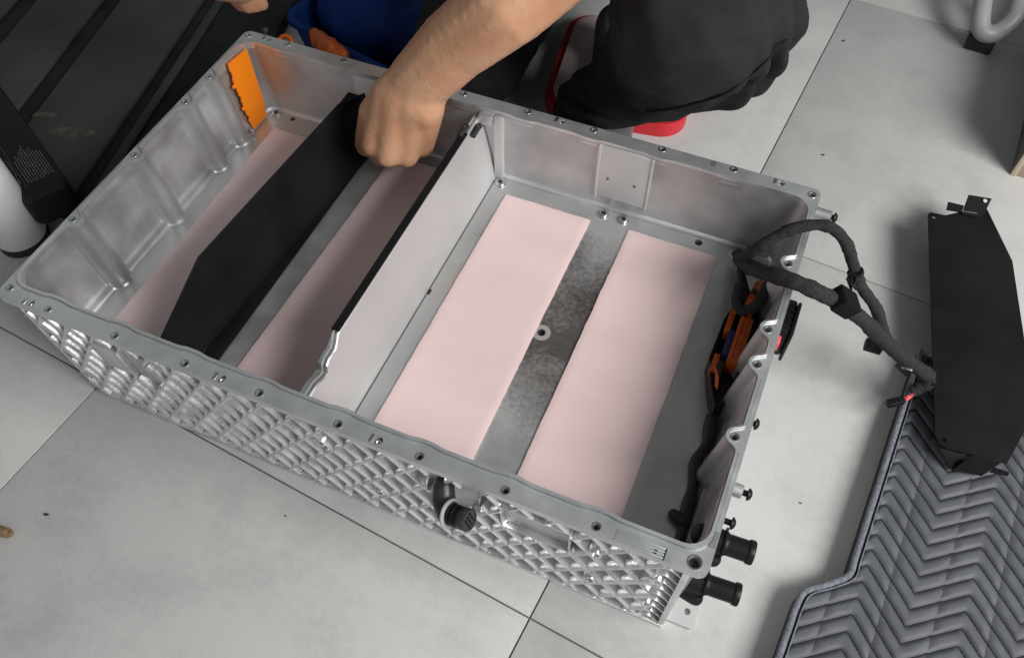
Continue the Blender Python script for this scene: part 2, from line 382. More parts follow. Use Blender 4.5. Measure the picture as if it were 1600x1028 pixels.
# keep the groove outline clear of every hole
def clear(lp):
    res = []
    for x, y in lp:
        for hx, hy, r in spots + corners + cbs:
            d = math.hypot(x - hx, y - hy); R = r + 0.0028
            if d < R:
                dx, dy = (x - hx) / max(d, 1e-6), (y - hy) / max(d, 1e-6)
                x, y = hx + dx * R, hy + dy * R
        res.append((x, y))
    return res
outer = rrect(0.3744, 0.2330, 0.009)
flange = perf('rim_flange', outer, [clear(fl_in)] + holes, 0.1975, HF, M['rim'], tray)
for x, y, r in spots + corners + cbs:       # bore walls below each hole
    add_obj('bolt_bore', lathe_me('bolt_bore', [(r * 0.98, 0), (r * 0.98, 0.0015)], 14, Matrix.Translation((x, y, 0.1972))), M['hole'], tray)
# countersink rings
ring_me = {}
for x, y, r in spots + corners[:]:
    key = round(r, 4)
    if key not in ring_me:
        bm = perf_bm(circ(0, 0, r + 0.0014, 20), [circ(0, 0, r + 0.0001, 20)], 0, 0.00035); q = bpy.data.meshes.new('hole_ring'); bm.to_mesh(q); bm.free(); q.materials.append(M['steel']); ring_me[key] = q
    o = bpy.data.objects.new('hole_ring', ring_me[key]); COL.objects.link(o); o.parent = tray; o.location = (x, y, HF)
# dowel seats: raised cup with a bright inner lip
for x, y, r in cbs[:-1]:
    add_obj('dowel_seat', lathe_me('dowel_seat', [(0.0030, 0.0), (0.0030, 0.0022), (0.0016, 0.0024), (0.0012, 0.0008)], 18, Matrix.Translation((x, y, 0.1988))), M['steel'], tray)
    s = -1 if y < 0 else 1
    box('seat_notch', x - 0.0085, x - 0.0052, y - 0.0042, y + 0.0042, HF - 0.0003, HF + 0.0006, M['steel'], tray, 0.0003)
# grooved pad of the near flange, right end
for k in range(4):
    box('pad_ridge', 0.2935, 0.3360, -0.2312 + 0.0027 * k, -0.2297 + 0.0027 * k, HF - 0.0005, HF + 0.0008, M['rim'], tray, 0.0003)
box('pad_end', 0.3362, 0.3374, -0.2320, -0.2218, HF - 0.0005, HF + 0.0007, M['hole'], tray)
for k in range(12):
    box('tool_mark', 0.3672, 0.3738, -0.2060 + 0.0013 * k, -0.2056 + 0.0013 * k, HF - 0.0002, HF + 0.00022, M['hole'], tray)
for k in range(4):
    box('tool_mark', 0.2500 + 0.0016 * k, 0.2505 + 0.0016 * k, 0.2235, 0.2315, HF - 0.0002, HF + 0.00022, M['hole'], tray)

# --- lattice of cast ribs on the near face
PITCH_U, SLOPE = 0.0335, 0.0245 / 0.01675
EXC = [(-0.279, -0.210, 0.113, 0.170), (0.187, 0.256, 0.119, 0.172), (0.112, 0.166, 0.118, 0.176)]
ZB, ZT, UL, UR = 0.0065, 0.1972, -0.3555, 0.3430
def inside_exc(u, z): return any(a < u < b and c < z < d for a, b, c, d in EXC)
def rib(u0, z0, u1, z1):
    d = Vector((u1 - u0, z1 - z0)); n = Vector((-d.y, d.x)).normalized()
    vs = []
    for (u, z) in ((u0, z0), (u1, z1)):
        cr = crest(z)
        for off, dep in ((-0.0042, -0.0112), (-0.0024, -0.0036), (-0.0017, -0.0013), (-0.0008, -0.0001), (0.0008, -0.0001), (0.0017, -0.0013), (0.0024, -0.0036), (0.0042, -0.0112)):
            vs.append((u + n.x * off, -(cr + dep), z + n.y * off))
    fs = [(i, i + 1, i + 9, i + 8) for i in range(7)] + [tuple(range(8)), tuple(range(8, 16)), (7, 0, 8, 15)]
    me = mesh('lattice_rib', vs, fs); autosmooth(me, math.radians(44)); return add_obj('lattice_rib', me, M['lattice'], tray)
node0 = (0.0233, 0.1629)
for fam in (1, -1):
    for i in range(-22, 23):
        ub = node0[0] + i * PITCH_U          # rib passes (ub, node0.z)
        seg = None; n = 160
        zz_ = [ZB + (ZT - ZB) * k / n for k in range(n + 1)]
        run = []
        for z in zz_ + [None]:
            ok = False
            if z is not None:
                u = ub + fam * (z - node0[1]) / SLOPE
                ok = UL < u < UR and not inside_exc(u, z)
            if ok: run.append((u, z))
            else:
                if len(run) > 5:
                    dz = run[-1][1] - run[0][1]
                    rib(run[0][0], run[0][1], run[-1][0], run[-1][1])
                run = []
# frame strips of the lattice
def face_box(name, u0, u1, z0, z1, d0, d1, m, bev=0.0006):
    """block on the slanted near face; d = depth below the crest plane"""
    vs = []
    for z in (z0, z1):
        for d in (d0, d1):
            for u in (u0, u1): vs.append((u, -(crest(z) - d), z))
    fs = [(0, 1, 3, 2), (4, 6, 7, 5), (0, 4, 5, 1), (2, 3, 7, 6), (0, 2, 6, 4), (1, 5, 7, 3)]
    me = mesh(name, vs, fs)
    if bev: bevel_me(me, bev)
    return add_obj(name, me, m, tray)
face_box('base_rail', -0.357, 0.361, 0.0, 0.0068, 0.0112, -0.0004, M['lattice'])
face_box('top_rail', -0.357, 0.361, 0.1935, 0.1974, 0.0112, 0.0006, M['lattice'])
face_box('corner_rail', 0.3560, 0.3620, 0.0070, 0.1932, 0.0112, 0.0002, M['lattice'])
face_box('corner_rail', -0.3590, -0.3550, 0.0070, 0.1932, 0.0112, 0.002, M['lattice'])
# short curved fins at the right end
for k in range(9):
    z = 0.018 + 0.0205 * k; pts = []
    vs = []; n = 8
    for i in range(n + 1):
        t = i / n; u = 0.335 + 0.022 * t; zc = z + 0.006 * math.sin(t * 3.1) - 0.010 * t
        for off, dep in ((-0.0030, -0.0110), (-0.0009, -0.0004), (0.0009, -0.0004), (0.0030, -0.0110)):
            vs.append((u, -(crest(zc) + dep - 0.0006), zc + off))
    fs = grid_faces(n + 1, 4) + [(0, 1, 2, 3), tuple(n * 4 + q for q in range(4))]
    me = mesh('corner_fin', vs, fs); autosmooth(me); add_obj('corner_fin', me, M['lattice'], tray)
# smooth panels set in the lattice
face_box('cast_panel', 0.1885, 0.2545, 0.1205, 0.1705, 0.0112, 0.0070, M['castw'], 0.001)
face_box('panel_rim', 0.1870, 0.1886, 0.119, 0.172, 0.0112, 0.0004, M['lattice'])
face_box('panel_rim', 0.2544, 0.2562, 0.119, 0.172, 0.0112, 0.0004, M['lattice'])
face_box('panel_rim', 0.1887, 0.2543, 0.1705, 0.1721, 0.0112, 0.0005, M['lattice'])
face_box('panel_rim', 0.1887, 0.2543, 0.1189, 0.1205, 0.0112, 0.0005, M['lattice'])
face_box('cast_panel', -0.2780, -0.2440, 0.1190, 0.1690, 0.0112, 0.0010, M['part'], 0.001)
face_box('panel_step', -0.2438, -0.2405, 0.1190, 0.1690, 0.0112, -0.0004, M['lattice'], 0.001)
face_box('cast_panel', -0.2403, -0.2110, 0.1140, 0.1660, 0.0112, 0.0060, M['castw'], 0.001)
# ring bosses
for u, z in ((0.2803, 0.1477), (0.279, 0.0633), (0.3380, 0.1417), (0.3370, 0.0614), (0.045, 0.066), (-0.005, 0.150)):
    p = Vector((u, -(crest(z) - 0.0105), z))
    lathe('ring_boss', [(0.0075, 0), (0.0065, 0.0108), (0.0058, 0.0116), (0.0040, 0.0114), (0.0034, 0.004)], p, (0, -1, 0.044), M['lattice'], tray, 20)
    lathe('boss_bore', [(0.0033, 0.0), (0.0033, 0.0050)], p, (0, -1, 0.044), M['hole'], tray, 14)

# --- base plate inside with holes
fl_out = rrect(0.3530, 0.2100, 0.014)
fholes = [circ(0.1355, 0.003, 0.0042, 18), circ(0.2620, 0.1985, 0.0048, 16), circ(-0.3110, 0.1985, 0.0038, 16)]
floor_plate = perf('base_plate', fl_out, fholes, 0.1005, 0.1043, M['plate'], tray)
for x, y, r in ((0.1355, 0.003, 0.0042), (0.2620, 0.1985, 0.0048), (-0.3110, 0.1985, 0.0038)):
    add_obj('hole_bottom', lathe_me('hole_bottom', [(r, 0), (r, 0.001)], 14, Matrix.Translation((x, y, 0.0990))), M['hole'], tray)
bmr = perf_bm(circ(0, 0, 0.0105, 28), [circ(0, 0, 0.0048, 28)], 0, 0.0004); q = bpy.data.meshes.new('worn_ring'); bmr.to_mesh(q); bmr.free()
o = add_obj('worn_ring', q, M['greytube'], tray); o.location = (0.1355, 0.003, 0.1043)
def screw(u, v, z, r=0.0058):
    lathe('screw', [(r * 1.25, 0), (r * 1.25, 0.0008), (r, 0.0010), (r, 0.0030), (r * 0.85, 0.0036), (r * 0.5, 0.0036), (r * 0.45, 0.0012)], (u, v, z), (0, 0, 1), M['steel'], tray, 18)
    lathe('screw_socket', [(r * 0.44, 0), (r * 0.44, 0.0016)], (u, v, z), (0, 0, 1), M['hole'], tray, 6)
for u, v in ((0.1400, 0.1965), (0.1659, 0.1970), (0.0005, 0.1965), (0.3057, 0.1950), (0.322, 0.1925), (-0.3370, 0.1985), (-0.232, -0.1800), (-0.198, -0.1930), (0.06, -0.197), (0.24, -0.197)):
    screw(u, v, 0.1043)
# ledge moulding along the far wall foot and left wall foot
def strip(name, pts, m, parent):  # polygon profile swept: pts list of (a,b) quads
    me = mesh(name, pts, [(0, 1, 2, 3), (4, 5, 6, 7), (0, 1, 5, 4), (1, 2, 6, 5), (2, 3, 7, 6), (3, 0, 4, 7)]); bevel_me(me, 0.0015); return add_obj(name, me, m, parent)
strip('wall_ledge', [(-0.006, 0.2095, 0.1040), (-0.006, 0.2045, 0.1040), (-0.006, 0.2050, 0.1085), (-0.006, 0.2095, 0.1120),
                     (0.346, 0.2095, 0.1040), (0.346, 0.2045, 0.1040), (0.346, 0.2050, 0.1085), (0.346, 0.2095, 0.1120)], M['castw'], tray)

# --- raised panel and pillar on the far wall
def far_block(name, u0, u1, z0, z1, dep, m, bev=0.001):
    vs = []
    for z in (z0, z1):
        f = (z - ZF) / (H - ZF); wv = 0.2085 + 0.0035 * f
        for v in (wv + 0.001, wv - dep):
            for u in (u0, u1): vs.append((u, v, z))
    fs = [(0, 1, 3, 2), (4, 6, 7, 5), (0, 4, 5, 1), (2, 3, 7, 6), (0, 2, 6, 4), (1, 5, 7, 3)]
    me = mesh(name, vs, fs); bevel_me(me, bev); return add_obj(name, me, m, tray)
far_block('mounting_panel', 0.1262, 0.1865, 0.1240, 0.2030, 0.0022, M['part'])
far_block('panel_edge', 0.1222, 0.1262, 0.1215, 0.2035, 0.0042, M['part'], 0.0015)
far_block('panel_edge', 0.1865, 0.1895, 0.1215, 0.2035, 0.0034, M['part'], 0.0012)
for u in (0.1375, 0.1715):
    lathe('tapped_hole', [(0.0024, 0), (0.0024, 0.0004), (0.0018, 0.0006)], (u, 0.2078, 0.156), (0, -1, 0), M['steel'], tray, 14)
    lathe('hole_dark', [(0.0013, 0), (0.0013, 0.0009)], (u, 0.2078, 0.156), (0, -1, 0), M['hole'], tray, 10)
far_block('corner_pillar', -0.0115, 0.0020, 0.1045, 0.2030, 0.0060, M['part'], 0.0035)
far_block('wall_panel', -0.2050, -0.1200, 0.1060, 0.2020, 0.0020, M['part'], 0.001)

# --- partition: cast cross wall with a sloping right flank, its top dips at the near end
vp = [0.2085, 0.18, 0.12, 0.0, -0.10, -0.130, -0.135, -0.141, -0.147, -0.152, -0.160, -0.166, -0.170, -0.174, -0.180, -0.186, -0.192, -0.2085]
def ptop(v):
    z = 0.1975
    z -= 0.010 * sstep(-0.133, -0.147, v) if False else 0.010 * sstep(0.133, 0.147, -v)
    z -= 0.010 * sstep(0.164, 0.170, -v) * (1 - 0.4 * sstep(0.176, 0.184, -v))
    return z
def pright(z): return -0.0095 - 0.0190 * (z - ZF) / (0.1975 - ZF)
def pleft(z): return -0.0465 + 0.0102 * (z - ZF) / (0.1975 - ZF)
vs = []
for v in vp:
    zt = ptop(v); base = 0.1035
    shift = 0.004 * sstep(0.133, 0.147, -v)
    prof = [(pright(base) + 0.0002, base), (pright(base + 0.02), base + 0.02), (pright(zt), zt - 0.0012), (pright(zt) - 0.0012, zt), (pright(zt) - 0.0030, zt), (pright(zt) - 0.0036, zt - 0.0022),
            (pright(zt) - 0.0060, zt - 0.0022), (pright(zt) - 0.0066, zt), (pleft(zt) + 0.0008, zt), (pleft(zt), zt - 0.0008), (pleft(base), base)]
    for u, z in prof: vs.append((u, v, z))
npf = 11
fs = grid_faces(len(vp), npf) + [tuple(range(npf)), tuple((len(vp) - 1) * npf + k for k in range(npf))]
me = mesh('partition', vs, fs); autosmooth(me, math.radians(30)); partition = add_obj('partition', me, M['part'], tray); me.materials.append(M['castw'])
for p in me.polygons:
    if p.center.y < -0.131 and p.center.z > 0.16 and p.normal.x < 0.8: p.material_index = 1
box('foot_seam', -0.0088, -0.0079, -0.200, 0.200, 0.1040, 0.10465, M['hole'], partition)
# black edge trim along its top
tr = [(-0.0287, 0.1976), (-0.0287, 0.1998), (-0.0291, 0.2002), (-0.0366, 0.2002), (-0.0372, 0.1998), (-0.0425, 0.1250), (-0.0412, 0.1250), (-0.0368, 0.1976)]
vs = [(u, v, z) for v in (0.172, -0.1325) for u, z in tr]; k = len(tr)
me = mesh('edge_trim', vs, grid_faces(2, k, True) + [tuple(range(k)), tuple(range(k, 2 * k))]); autosmooth(me, math.radians(30)); add_obj('edge_trim', me, M['blackmet'], partition)
for u, v, z in ((-0.0345, 0.172, 0.2010), (-0.0240, 0.186, 0.1935)):
    tube('trim_clip', [(u, v - 0.010, z), (u, v - 0.004, z + 0.001), (u, v + 0.006, z + 0.001), (u, v + 0.010, z)], 0.0036, M['rubber'], partition, 10, 4)
    lathe('clip_pin', [(0.0015, 0), (0.0015, 0.0042)], (u, v + 0.004, z + 0.001), (0, 0, 1), M['steel'], partition, 10)
far_block('wall_bracket', -0.0290, -0.0115, 0.1900, 0.2040, 0.0100, M['castw'], 0.002)
# seam line and small slot at the partition's foot
box('foot_slot', -0.0078, -0.0052, 0.0020, 0.0095, 0.1041, 0.1050, M['hole'], partition)

# --- orange insulating panel leaning on the left wall in the far corner
def opt(v, z):
    f = (z - 0.105) / 0.098; return Vector((-0.3480 - 0.0115 * f, v, z))
ol = [(0.1585, 0.1075), (0.1890, 0.1060), (0.1925, 0.1200), (0.1955, 0.1280), (0.2035, 0.2015), (0.1655, 0.2060), (0.1632, 0.1950), (0.1650, 0.1930), (0.1630, 0.1850), (0.1612, 0.1845), (0.1608, 0.1780),
      (0.1560, 0.1775), (0.1560, 0.1745), (0.1606, 0.1740), (0.1600, 0.1600), (0.1618, 0.1590), (0.1612, 0.1540), (0.1598, 0.1535), (0.1592, 0.1440), (0.1555, 0.1435), (0.1555, 0.1405), (0.1590, 0.1400), (0.1582, 0.1300), (0.1608, 0.1290), (0.1600, 0.1240), (0.1575, 0.1230)]
bm = bmesh.new(); f1 = bm.faces.new([bm.verts.new(opt(v, z)) for v, z in ol]); r_ = bmesh.ops.extrude_face_region(bm, geom=[f1])
bmesh.ops.translate(bm, vec=(0.0022, 0, 0), verts=[g for g in r_['geom'] if isinstance(g, bmesh.types.BMVert)]); bmesh.ops.recalc_face_normals(bm, faces=bm.faces)
me = bpy.data.meshes.new('insulating_panel'); bm.to_mesh(me); bm.free(); op = add_obj('insulating_panel', me, M['orange'], tray); op['label'] = 'bright orange plastic panel with toothed edge on inner wall'
lathe('fixing_clip', [(0.004, 0), (0.004, 0.004), (0.002, 0.006)], (-0.346, 0.152, 0.110), (1, 0, 0.3), M['steel'], tray, 12)

# --- elbow fitting on the near face
vb = Vector((0.135, -0.2330, 0.136)); vd = Vector((0.0252, -0.002, 0.0100)).normalized()
vent = add_obj('elbow_fitting', blob_me('elbow_fitting', [((0.126, -0.222, 0.150), 0.0105, (0.131, -0.234, 0.141), 0.0115), ((0.131, -0.234, 0.141), 0.0115, (0.141, -0.2435, 0.1433), 0.0118)], 0.0016, 3), M['ventgrey'], tray)
pc = Vector((0.1405, -0.2435, 0.1433))
lathe('seal_ring', [(0.0128, 0), (0.0146, 0.0006), (0.0147, 0.0020), (0.0134, 0.0028), (0.0110, 0.0028)], pc + vd * 0.0005, vd, M['greytube'], vent, 28)
lathe('threaded_neck', [(0.0108, 0), (0.0108, 0.004), (0.0097, 0.0044), (0.0097, 0.006), (0.0108, 0.0064), (0.0108, 0.009), (0.0097, 0.0094), (0.0097, 0.011), (0.0105, 0.0114), (0.0105, 0.014)], pc + vd * 0.002, vd, M['blackplas'], vent, 24)
lathe('plug_cap', [(0.0105, 0), (0.0110, 0.001), (0.0110, 0.008), (0.0100, 0.0092), (0.0088, 0.0092), (0.0083, 0.0084)], pc + vd * 0.0165, vd, M['ventgrey'], vent, 24)
for k in range(3):
    s = vd.cross(Vector((0, 0, 1))).normalized(); up = s.cross(vd)
    c0 = pc + vd * 0.0255 + s * (-0.004 + 0.004 * k)
    tube('cap_rib', [c0 - up * 0.006, c0, c0 + up * 0.006], 0.0009, M['blackplas'], vent, 6, 2)

# --- stubs, studs, plug and foot of the right end wall
def hose_stub(z, v, u1, dv):
    d = Vector((1, dv, 0)).normalized(); p = Vector((0.3690, v, z))
    st = lathe('hose_stub', [(0.0100, 0), (0.0100, u1 - 0.010), (0.0100, u1 - 0.0065), (0.0112, u1 - 0.0055), (0.0114, u1 - 0.0015), (0.0104, u1), (0.0090, u1), (0.0085, u1 - 0.008)], p, d, M['blackplas'], tray, 28)
    lathe('stub_collar', [(0.0102, 0), (0.0145, 0.0006), (0.0148, 0.0020), (0.0102, 0.0028)], p + d * 0.0135, d, M['blackplas'], st, 28)
    add_obj('stub_body', blob_me('stub_body', [((0.366, v, z), 0.0125, (0.381, v + dv * .01, z), 0.0125), ((0.368, v - 0.008, z - 0.012), 0.009, (0.380, v - 0.010, z - 0.016), 0.008)], 0.002, 3), M['blackplas'], st)
    return st
hose_stub(0.150, -0.1755, 0.0425, 0.05); hose_stub(0.085, -0.1935, 0.0480, 0.06)
def stud(z, v, u0, u1, boss):
    if boss: lathe('stud_boss', [(0.0072, 0), (0.0068, boss), (0.0058, boss + 0.0008)], (0.366, v, z), (1, 0, 0), M['castw'], tray, 20)
    s = lathe('stud', [(0.0030, 0), (0.0030, u1 - u0 - 0.004), (0.0022, u1 - u0 - 0.004)], (u0, v, z), (1, 0, 0), M['blackplas'], tray, 14)
    lathe('stud_head', [(0.0030, 0), (0.0062, 0.0008), (0.0060, 0.0020), (0.0040, 0.0042), (0.0010, 0.0050)], (u1 - 0.0045, v, z), (1, 0, 0), M['blackplas'], s, 18)
stud(0.185, 0.2190, 0.366, 0.3995, 0.026); stud(0.150, -0.1200, 0.366, 0.3960, 0.0205); stud(0.140, -0.0390, 0.366, 0.3855, 0); stud(0.140, -0.1490, 0.366, 0.3900, 0)
plug = box('service_plug', 0.370, 0.3885, 0.0745, 0.1205, 0.104, 0.150, M['blackplas'], tray, 0.003); plug['label'] = 'square black plug with red locking tab on end wall'
box('plug_flange', 0.3887, 0.3925, 0.0715, 0.1175, 0.100, 0.153, M['blackplas'], plug, 0.002)
box('locking_tab', 0.3745, 0.3825, 0.0630, 0.0743, 0.128, 0.142, M['pinkwire'], plug, 0.001)
for k in range(5): box('plug_rib', 0.3735, 0.3885, 0.0790 + 0.008 * k, 0.0810 + 0.008 * k, 0.1500, 0.1512, M['blackplas'], plug)
box('wall_tab', 0.368, 0.3800, 0.003, 0.020, 0.120, 0.140, M['castw'], tray, 0.001)
perf('foot_lug', [(0.362, -0.185), (0.362, -0.2140), (0.388, -0.2140), (0.3915, -0.2110), (0.3915, -0.185)], [circ(0.381, -0.1985, 0.0035)], 0.0005, 0.0060, M['part'], tray)
perf('wedge_tab', [(0.368, -0.1640), (0.390, -0.1655), (0.381, -0.1740), (0.368, -0.1800)], [], 0.154, 0.156, M['part'], tray)

# --- black wiring box with orange connectors along the right wall
mod_out = [(0.3300, 0.1230), (0.3200, 0.0800), (0.3182, 0.0250), (0.3280, -0.0050), (0.3400, -0.0320), (0.3480, -0.0250), (0.3520, 0.0200), (0.3530, 0.0850), (0.3525, 0.1240)]
mod = tag(perf('wiring_box', mod_out, [], 0.1045, 0.1180, M['blackplas']), 'narrow black tray of orange and blue connectors at foot of inner end wall', 'wiring box')
mod.matrix_world = TM
inn = [(x + (0.338 - x) * 0.10, y + (0.045 - y) * 0.05) for x, y in mod_out]
perf('box_rim', mod_out, [inn], 0.1182, 0.1330, M['blackplas'], mod)
def mb(name, x0, x1, y0, y1, z0, z1, m): return box(name, x0, x1, y0, y1, z0, z1, m, mod, 0.0012)
mb('connector_block', 0.3235, 0.3300, 0.062, 0.094, 0.1182, 0.136, M['orange_dk'])
mb('connector_block', 0.3225, 0.3290, 0.008, 0.032, 0.1182, 0.134, M['orange_dk'])
mb('connector_block', 0.3360, 0.3500, 0.022, 0.084, 0.1182, 0.142, M['orange_dk'])
mb('connector_rib', 0.3385, 0.3400, 0.024, 0.082, 0.1420, 0.1436, M['orange_dk']); mb('connector_rib', 0.3440, 0.3455, 0.024, 0.082, 0.1420, 0.1436, M['orange_dk'])
mb('relay', 0.3290, 0.3358, 0.030, 0.064, 0.1182, 0.140, M['bluepart']); mb('relay', 0.3292, 0.3355, -0.001, 0.026, 0.1182, 0.134, M['rubber'])
tube('orange_conduit', [(0.3400, 0.088, 0.138), (0.3430, 0.112, 0.142), (0.3460, 0.135, 0.138)], 0.0068, M['orange_dk'], mod, 14)
lathe('conduit_plug', [(0.0070, 0), (0.0070, 0.004), (0.005, 0.005)], (0.3440, 0.116, 0.1435), (0.1, 0.2, 1), M['rubber'], mod, 16)
for k, (x, y) in enumerate(((0.3262, 0.090), (0.3285, 0.088), (0.3270, 0.012), (0.3290, 0.010))):
    tube('wire', [(x, y, 0.137), (x + 0.004, y + 0.006 * (1 if k < 2 else -2), 0.143), (x + 0.007, y + 0.010 * (1 if k < 2 else -2.2), 0.136)], 0.0009, M['owire'], mod, 6, 5)
tube('black_conduit', [(0.3240, 0.120, 0.150), (0.3270, 0.100, 0.140), (0.3360, 0.092, 0.140), (0.3480, 0.098, 0.150), (0.3530, 0.120, 0.165)], 0.0062, M['tape'], mod, 12)
foot_run = tag(tube('dark_foot_run', [(0.3400, -0.030, 0.111), (0.3440, -0.060, 0.110), (0.3400, -0.085, 0.110), (0.3440, -0.112, 0.110), (0.3460, -0.140, 0.110), (0.3480, -0.170, 0.110), (0.347, -0.195, 0.110)], lambda t: 0.0058 + 0.001 * math.sin(t * 22), M['rubber']),
           'lumpy black tube lying along the inner foot of the end wall', 'cable'); foot_run.matrix_world = TM  # lumpy dark tube laid where wall meets base plate
add_obj('dark_foot_bulge', blob_me('dark_foot_bulge', [((0.3350, -0.148, 0.110), 0.0055, (0.346, -0.153, 0.111), 0.007)], 0.0015, 4), M['rubber'], foot_run)

# ================================================================== PADS, PLATES AND WIRING
def pad(u0, u1, v0, v1, label, skew=0.0):
    nx, ny = 26, 80; vs = []; top = []
    def edge(a, k): return 0.0004 * mnoise.noise(Vector((a * 40, k * 3.1, 0.3))) + 0.0005 * mnoise.noise(Vector((a * 320, k * 7.1, 1.3)))
    Z0 = 0.1045
    for j in range(ny + 1):
        for i in range(nx + 1):
            a, b = i / nx, j / ny
            v = v0 + (v1 - v0) * b; u = u0 + (u1 - u0) * a + skew * b
            if i == 0: u += edge(v, u0)
            if i == nx: u += edge(v, u1)
            if j in (0, ny): v += edge(u, v0 + b) * 1.6
            h = 0.0030 + 0.0004 * mnoise.noise(Vector((u * 18, v * 30, 1.7))) + 0.00016 * mnoise.noise(Vector((u * 60, v * 240, 4.0)))
            if i in (0, nx) or j in (0, ny): h -= 0.0009
            vs.append((u, v, Z0 + h))
    n1 = len(vs); fs = grid_faces(ny + 1, nx + 1)
    bd = [i for i in range(nx + 1)] + [(j) * (nx + 1) + nx for j in range(1, ny + 1)] + [ny * (nx + 1) + i for i in range(nx - 1, -1, -1)] + [j * (nx + 1) for j in range(ny - 1, 0, -1)]
    for b in bd: vs.append((vs[b][0], vs[b][1], Z0))
    for k in range(len(bd)):
        k2 = (k + 1) % len(bd); fs.append((bd[k], bd[k2], n1 + k2, n1 + k))
    me = mesh('thermal_pad', vs, fs); autosmooth(me, math.radians(45)); o = add_obj('thermal_pad', me, M['pink']); o.matrix_world = TM
    return tag(o, label, 'thermal pad', 'pink thermal pads on the tray floor')
pad(0.0155, 0.1290, -0.200, 0.1800, 'pale pink pad in the bright compartment, next to the partition')
pad(0.1780, 0.2892, -0.200, 0.1835, 'pink pad in the bright compartment, nearest the wiring and end wall')
pad(-0.1560, -0.0480, -0.200, 0.1880, 'dusky pink pad between standing black plate and partition', 0.008)
pad(-0.3220, -0.2080, -0.200, 0.1720, 'shaded pink pad left of standing black plate by ribbed wall', -0.002)

# black plate held upright in the left compartment
pp = [(-0.200, 0.1085), (-0.203, 0.165), (-0.110, 0.2035), (0.155, 0.2035), (0.203, 0.1850), (0.200, 0.1085)]
def pu(v, z): return -0.1785 - 0.0210 * (0.144 - v) / 0.313 - 0.0150 * (z - 0.107) / 0.1
bm = bmesh.new(); f1 = bm.faces.new([bm.verts.new((pu(v, z), v, z)) for v, z in pp]); r_ = bmesh.ops.extrude_face_region(bm, geom=[f1])
bmesh.ops.translate(bm, vec=(-0.0020, 0, 0), verts=[g for g in r_['geom'] if isinstance(g, bmesh.types.BMVert)]); bmesh.ops.recalc_face_normals(bm, faces=bm.faces)
me = bpy.data.meshes.new('black_plate'); bm.to_mesh(me); bm.free(); bevel_me(me, 0.0004, 1)
bp1 = thing('black_plate', T(-0.19, 0, 0.1085), 'black steel plate held upright inside the tray by the hand', 'steel plate', rz=TH)
pl = add_obj('plate_sheet', me, M['blackmet'], bp1); off = Vector((-0.19, 0, 0.1085)); pl.location = -off
fo = box('plate_foot', -0.2000, -0.1790, -0.196, 0.196, 0.1062, 0.1082, M['blackmet'], bp1, 0.0005); fo.location = -off
fo = box('plate_tab', -0.2060, -0.1760, 0.150, 0.196, 0.1845, 0.1865, M['blackmet'], bp1, 0.0005); fo.location = -off

# the second plate, lying flat beside the tray
ZP = 0.050
def P2(px, py, z=ZP): q = W(px, py, z); return (q.x, q.y)
a0 = Vector(P2(1450, 331)); a1 = Vector(P2(1462, 697)); ax = (a1 - a0); LN = ax.length; ax.normalize(); nrm = Vector((-ax.y, ax.x))
if nrm.x < 0: nrm = -nrm
def PL(s, t): q = a0 + ax * s + nrm * t; return (q.x, q.y)
b1 = Vector(P2(1540, 322)) - a0; b2 = Vector(P2(1582, 408)) - a0
S1, T1 = b1.dot(ax), b1.dot(nrm); S2, T2 = b2.dot(ax), b2.dot(nrm)
org = Vector((*PL(LN / 2, T2 / 2), 0.0))
bp2 = thing('black_plate', org, 'black steel plate with chamfered corners lying flat on the quilted mat', 'steel plate')
def loc2(l): return [(x - org.x, y - org.y) for x, y in l]
outl = loc2([PL(0.004, 0), PL(LN - 0.014, 0), PL(LN - 0.004, 0.004), PL(LN, 0.012), PL(LN + 0.002, T1), PL(LN - (S2 - S1) * 0.8, T2 + 0.008), PL(S2, T2), PL(S1, T1), PL(0.001, 0.022), PL(0, 0.003)])
h1 = loc2([PL(0.008, 0.0075)])[0]; h2 = loc2([PL(LN - 0.010, 0.009)])[0]; h3 = loc2([PL(LN * 0.56, T2 * 0.72)])[0]
perf('plate_sheet', outl, [circ(*h1, 0.0028), circ(*h2, 0.0030)], ZP - 0.0018, ZP, M['blackmet'], bp2)
# end brackets
def bracket(pts_bottom, pts_top, name):
    vs = [Vector((p[0], p[1], p[2])) - org for p in pts_bottom + pts_top]
    n = len(pts_bottom); fs = [tuple(range(n)), tuple(range(n, 2 * n))] + [(i, (i + 1) % n, n + (i + 1) % n, n + i) for i in range(n)]
    me = mesh(name, vs, fs); bevel_me(me, 0.0004, 1); return add_obj(name, me, M['blackmet'], bp2)
def slab(corners, th, name):
    c = [Vector(q) for q in corners]; nn = (c[1] - c[0]).cross(c[2] - c[0]).normalized() * th
    return bracket([tuple(q) for q in c], [tuple(q + nn) for q in c], name)
def v3(px, py, z): q = W(px, py, z); return (q.x, q.y, z)
slab([v3(1478, 329, ZP + .001), v3(1502, 333, ZP + .001), v3(1506, 322, ZP + .004), v3(1481, 316, ZP + .004)], 0.0015, 'end_tab')
eb = slab([v3(1502, 335, ZP + .0015), v3(1534, 341, ZP + .0015), v3(1549, 311, ZP + .012), v3(1513, 305, ZP + .012)], 0.0016, 'end_bracket')
q = W(1539, 314.5, ZP + 0.0125) - org; lathe('bracket_hole', [(0.0026, 0), (0.0026, 0.0012)], q, (0, -0.3, 1), M['lblue'], eb, 12)
slab([v3(1502, 329, ZP + .0065), v3(1527, 333, ZP + .0065), v3(1527, 334.2, ZP + .006), v3(1502, 330.2, ZP + .006)], 0.0010, 'bracket_lip').data.materials[0] = M['steel']
slab([v3(1467, 700, ZP - .001), v3(1510, 712, ZP - .001), v3(1500, 730, ZP - .022), v3(1488, 735, ZP - .022)], 0.0016, 'end_flange')
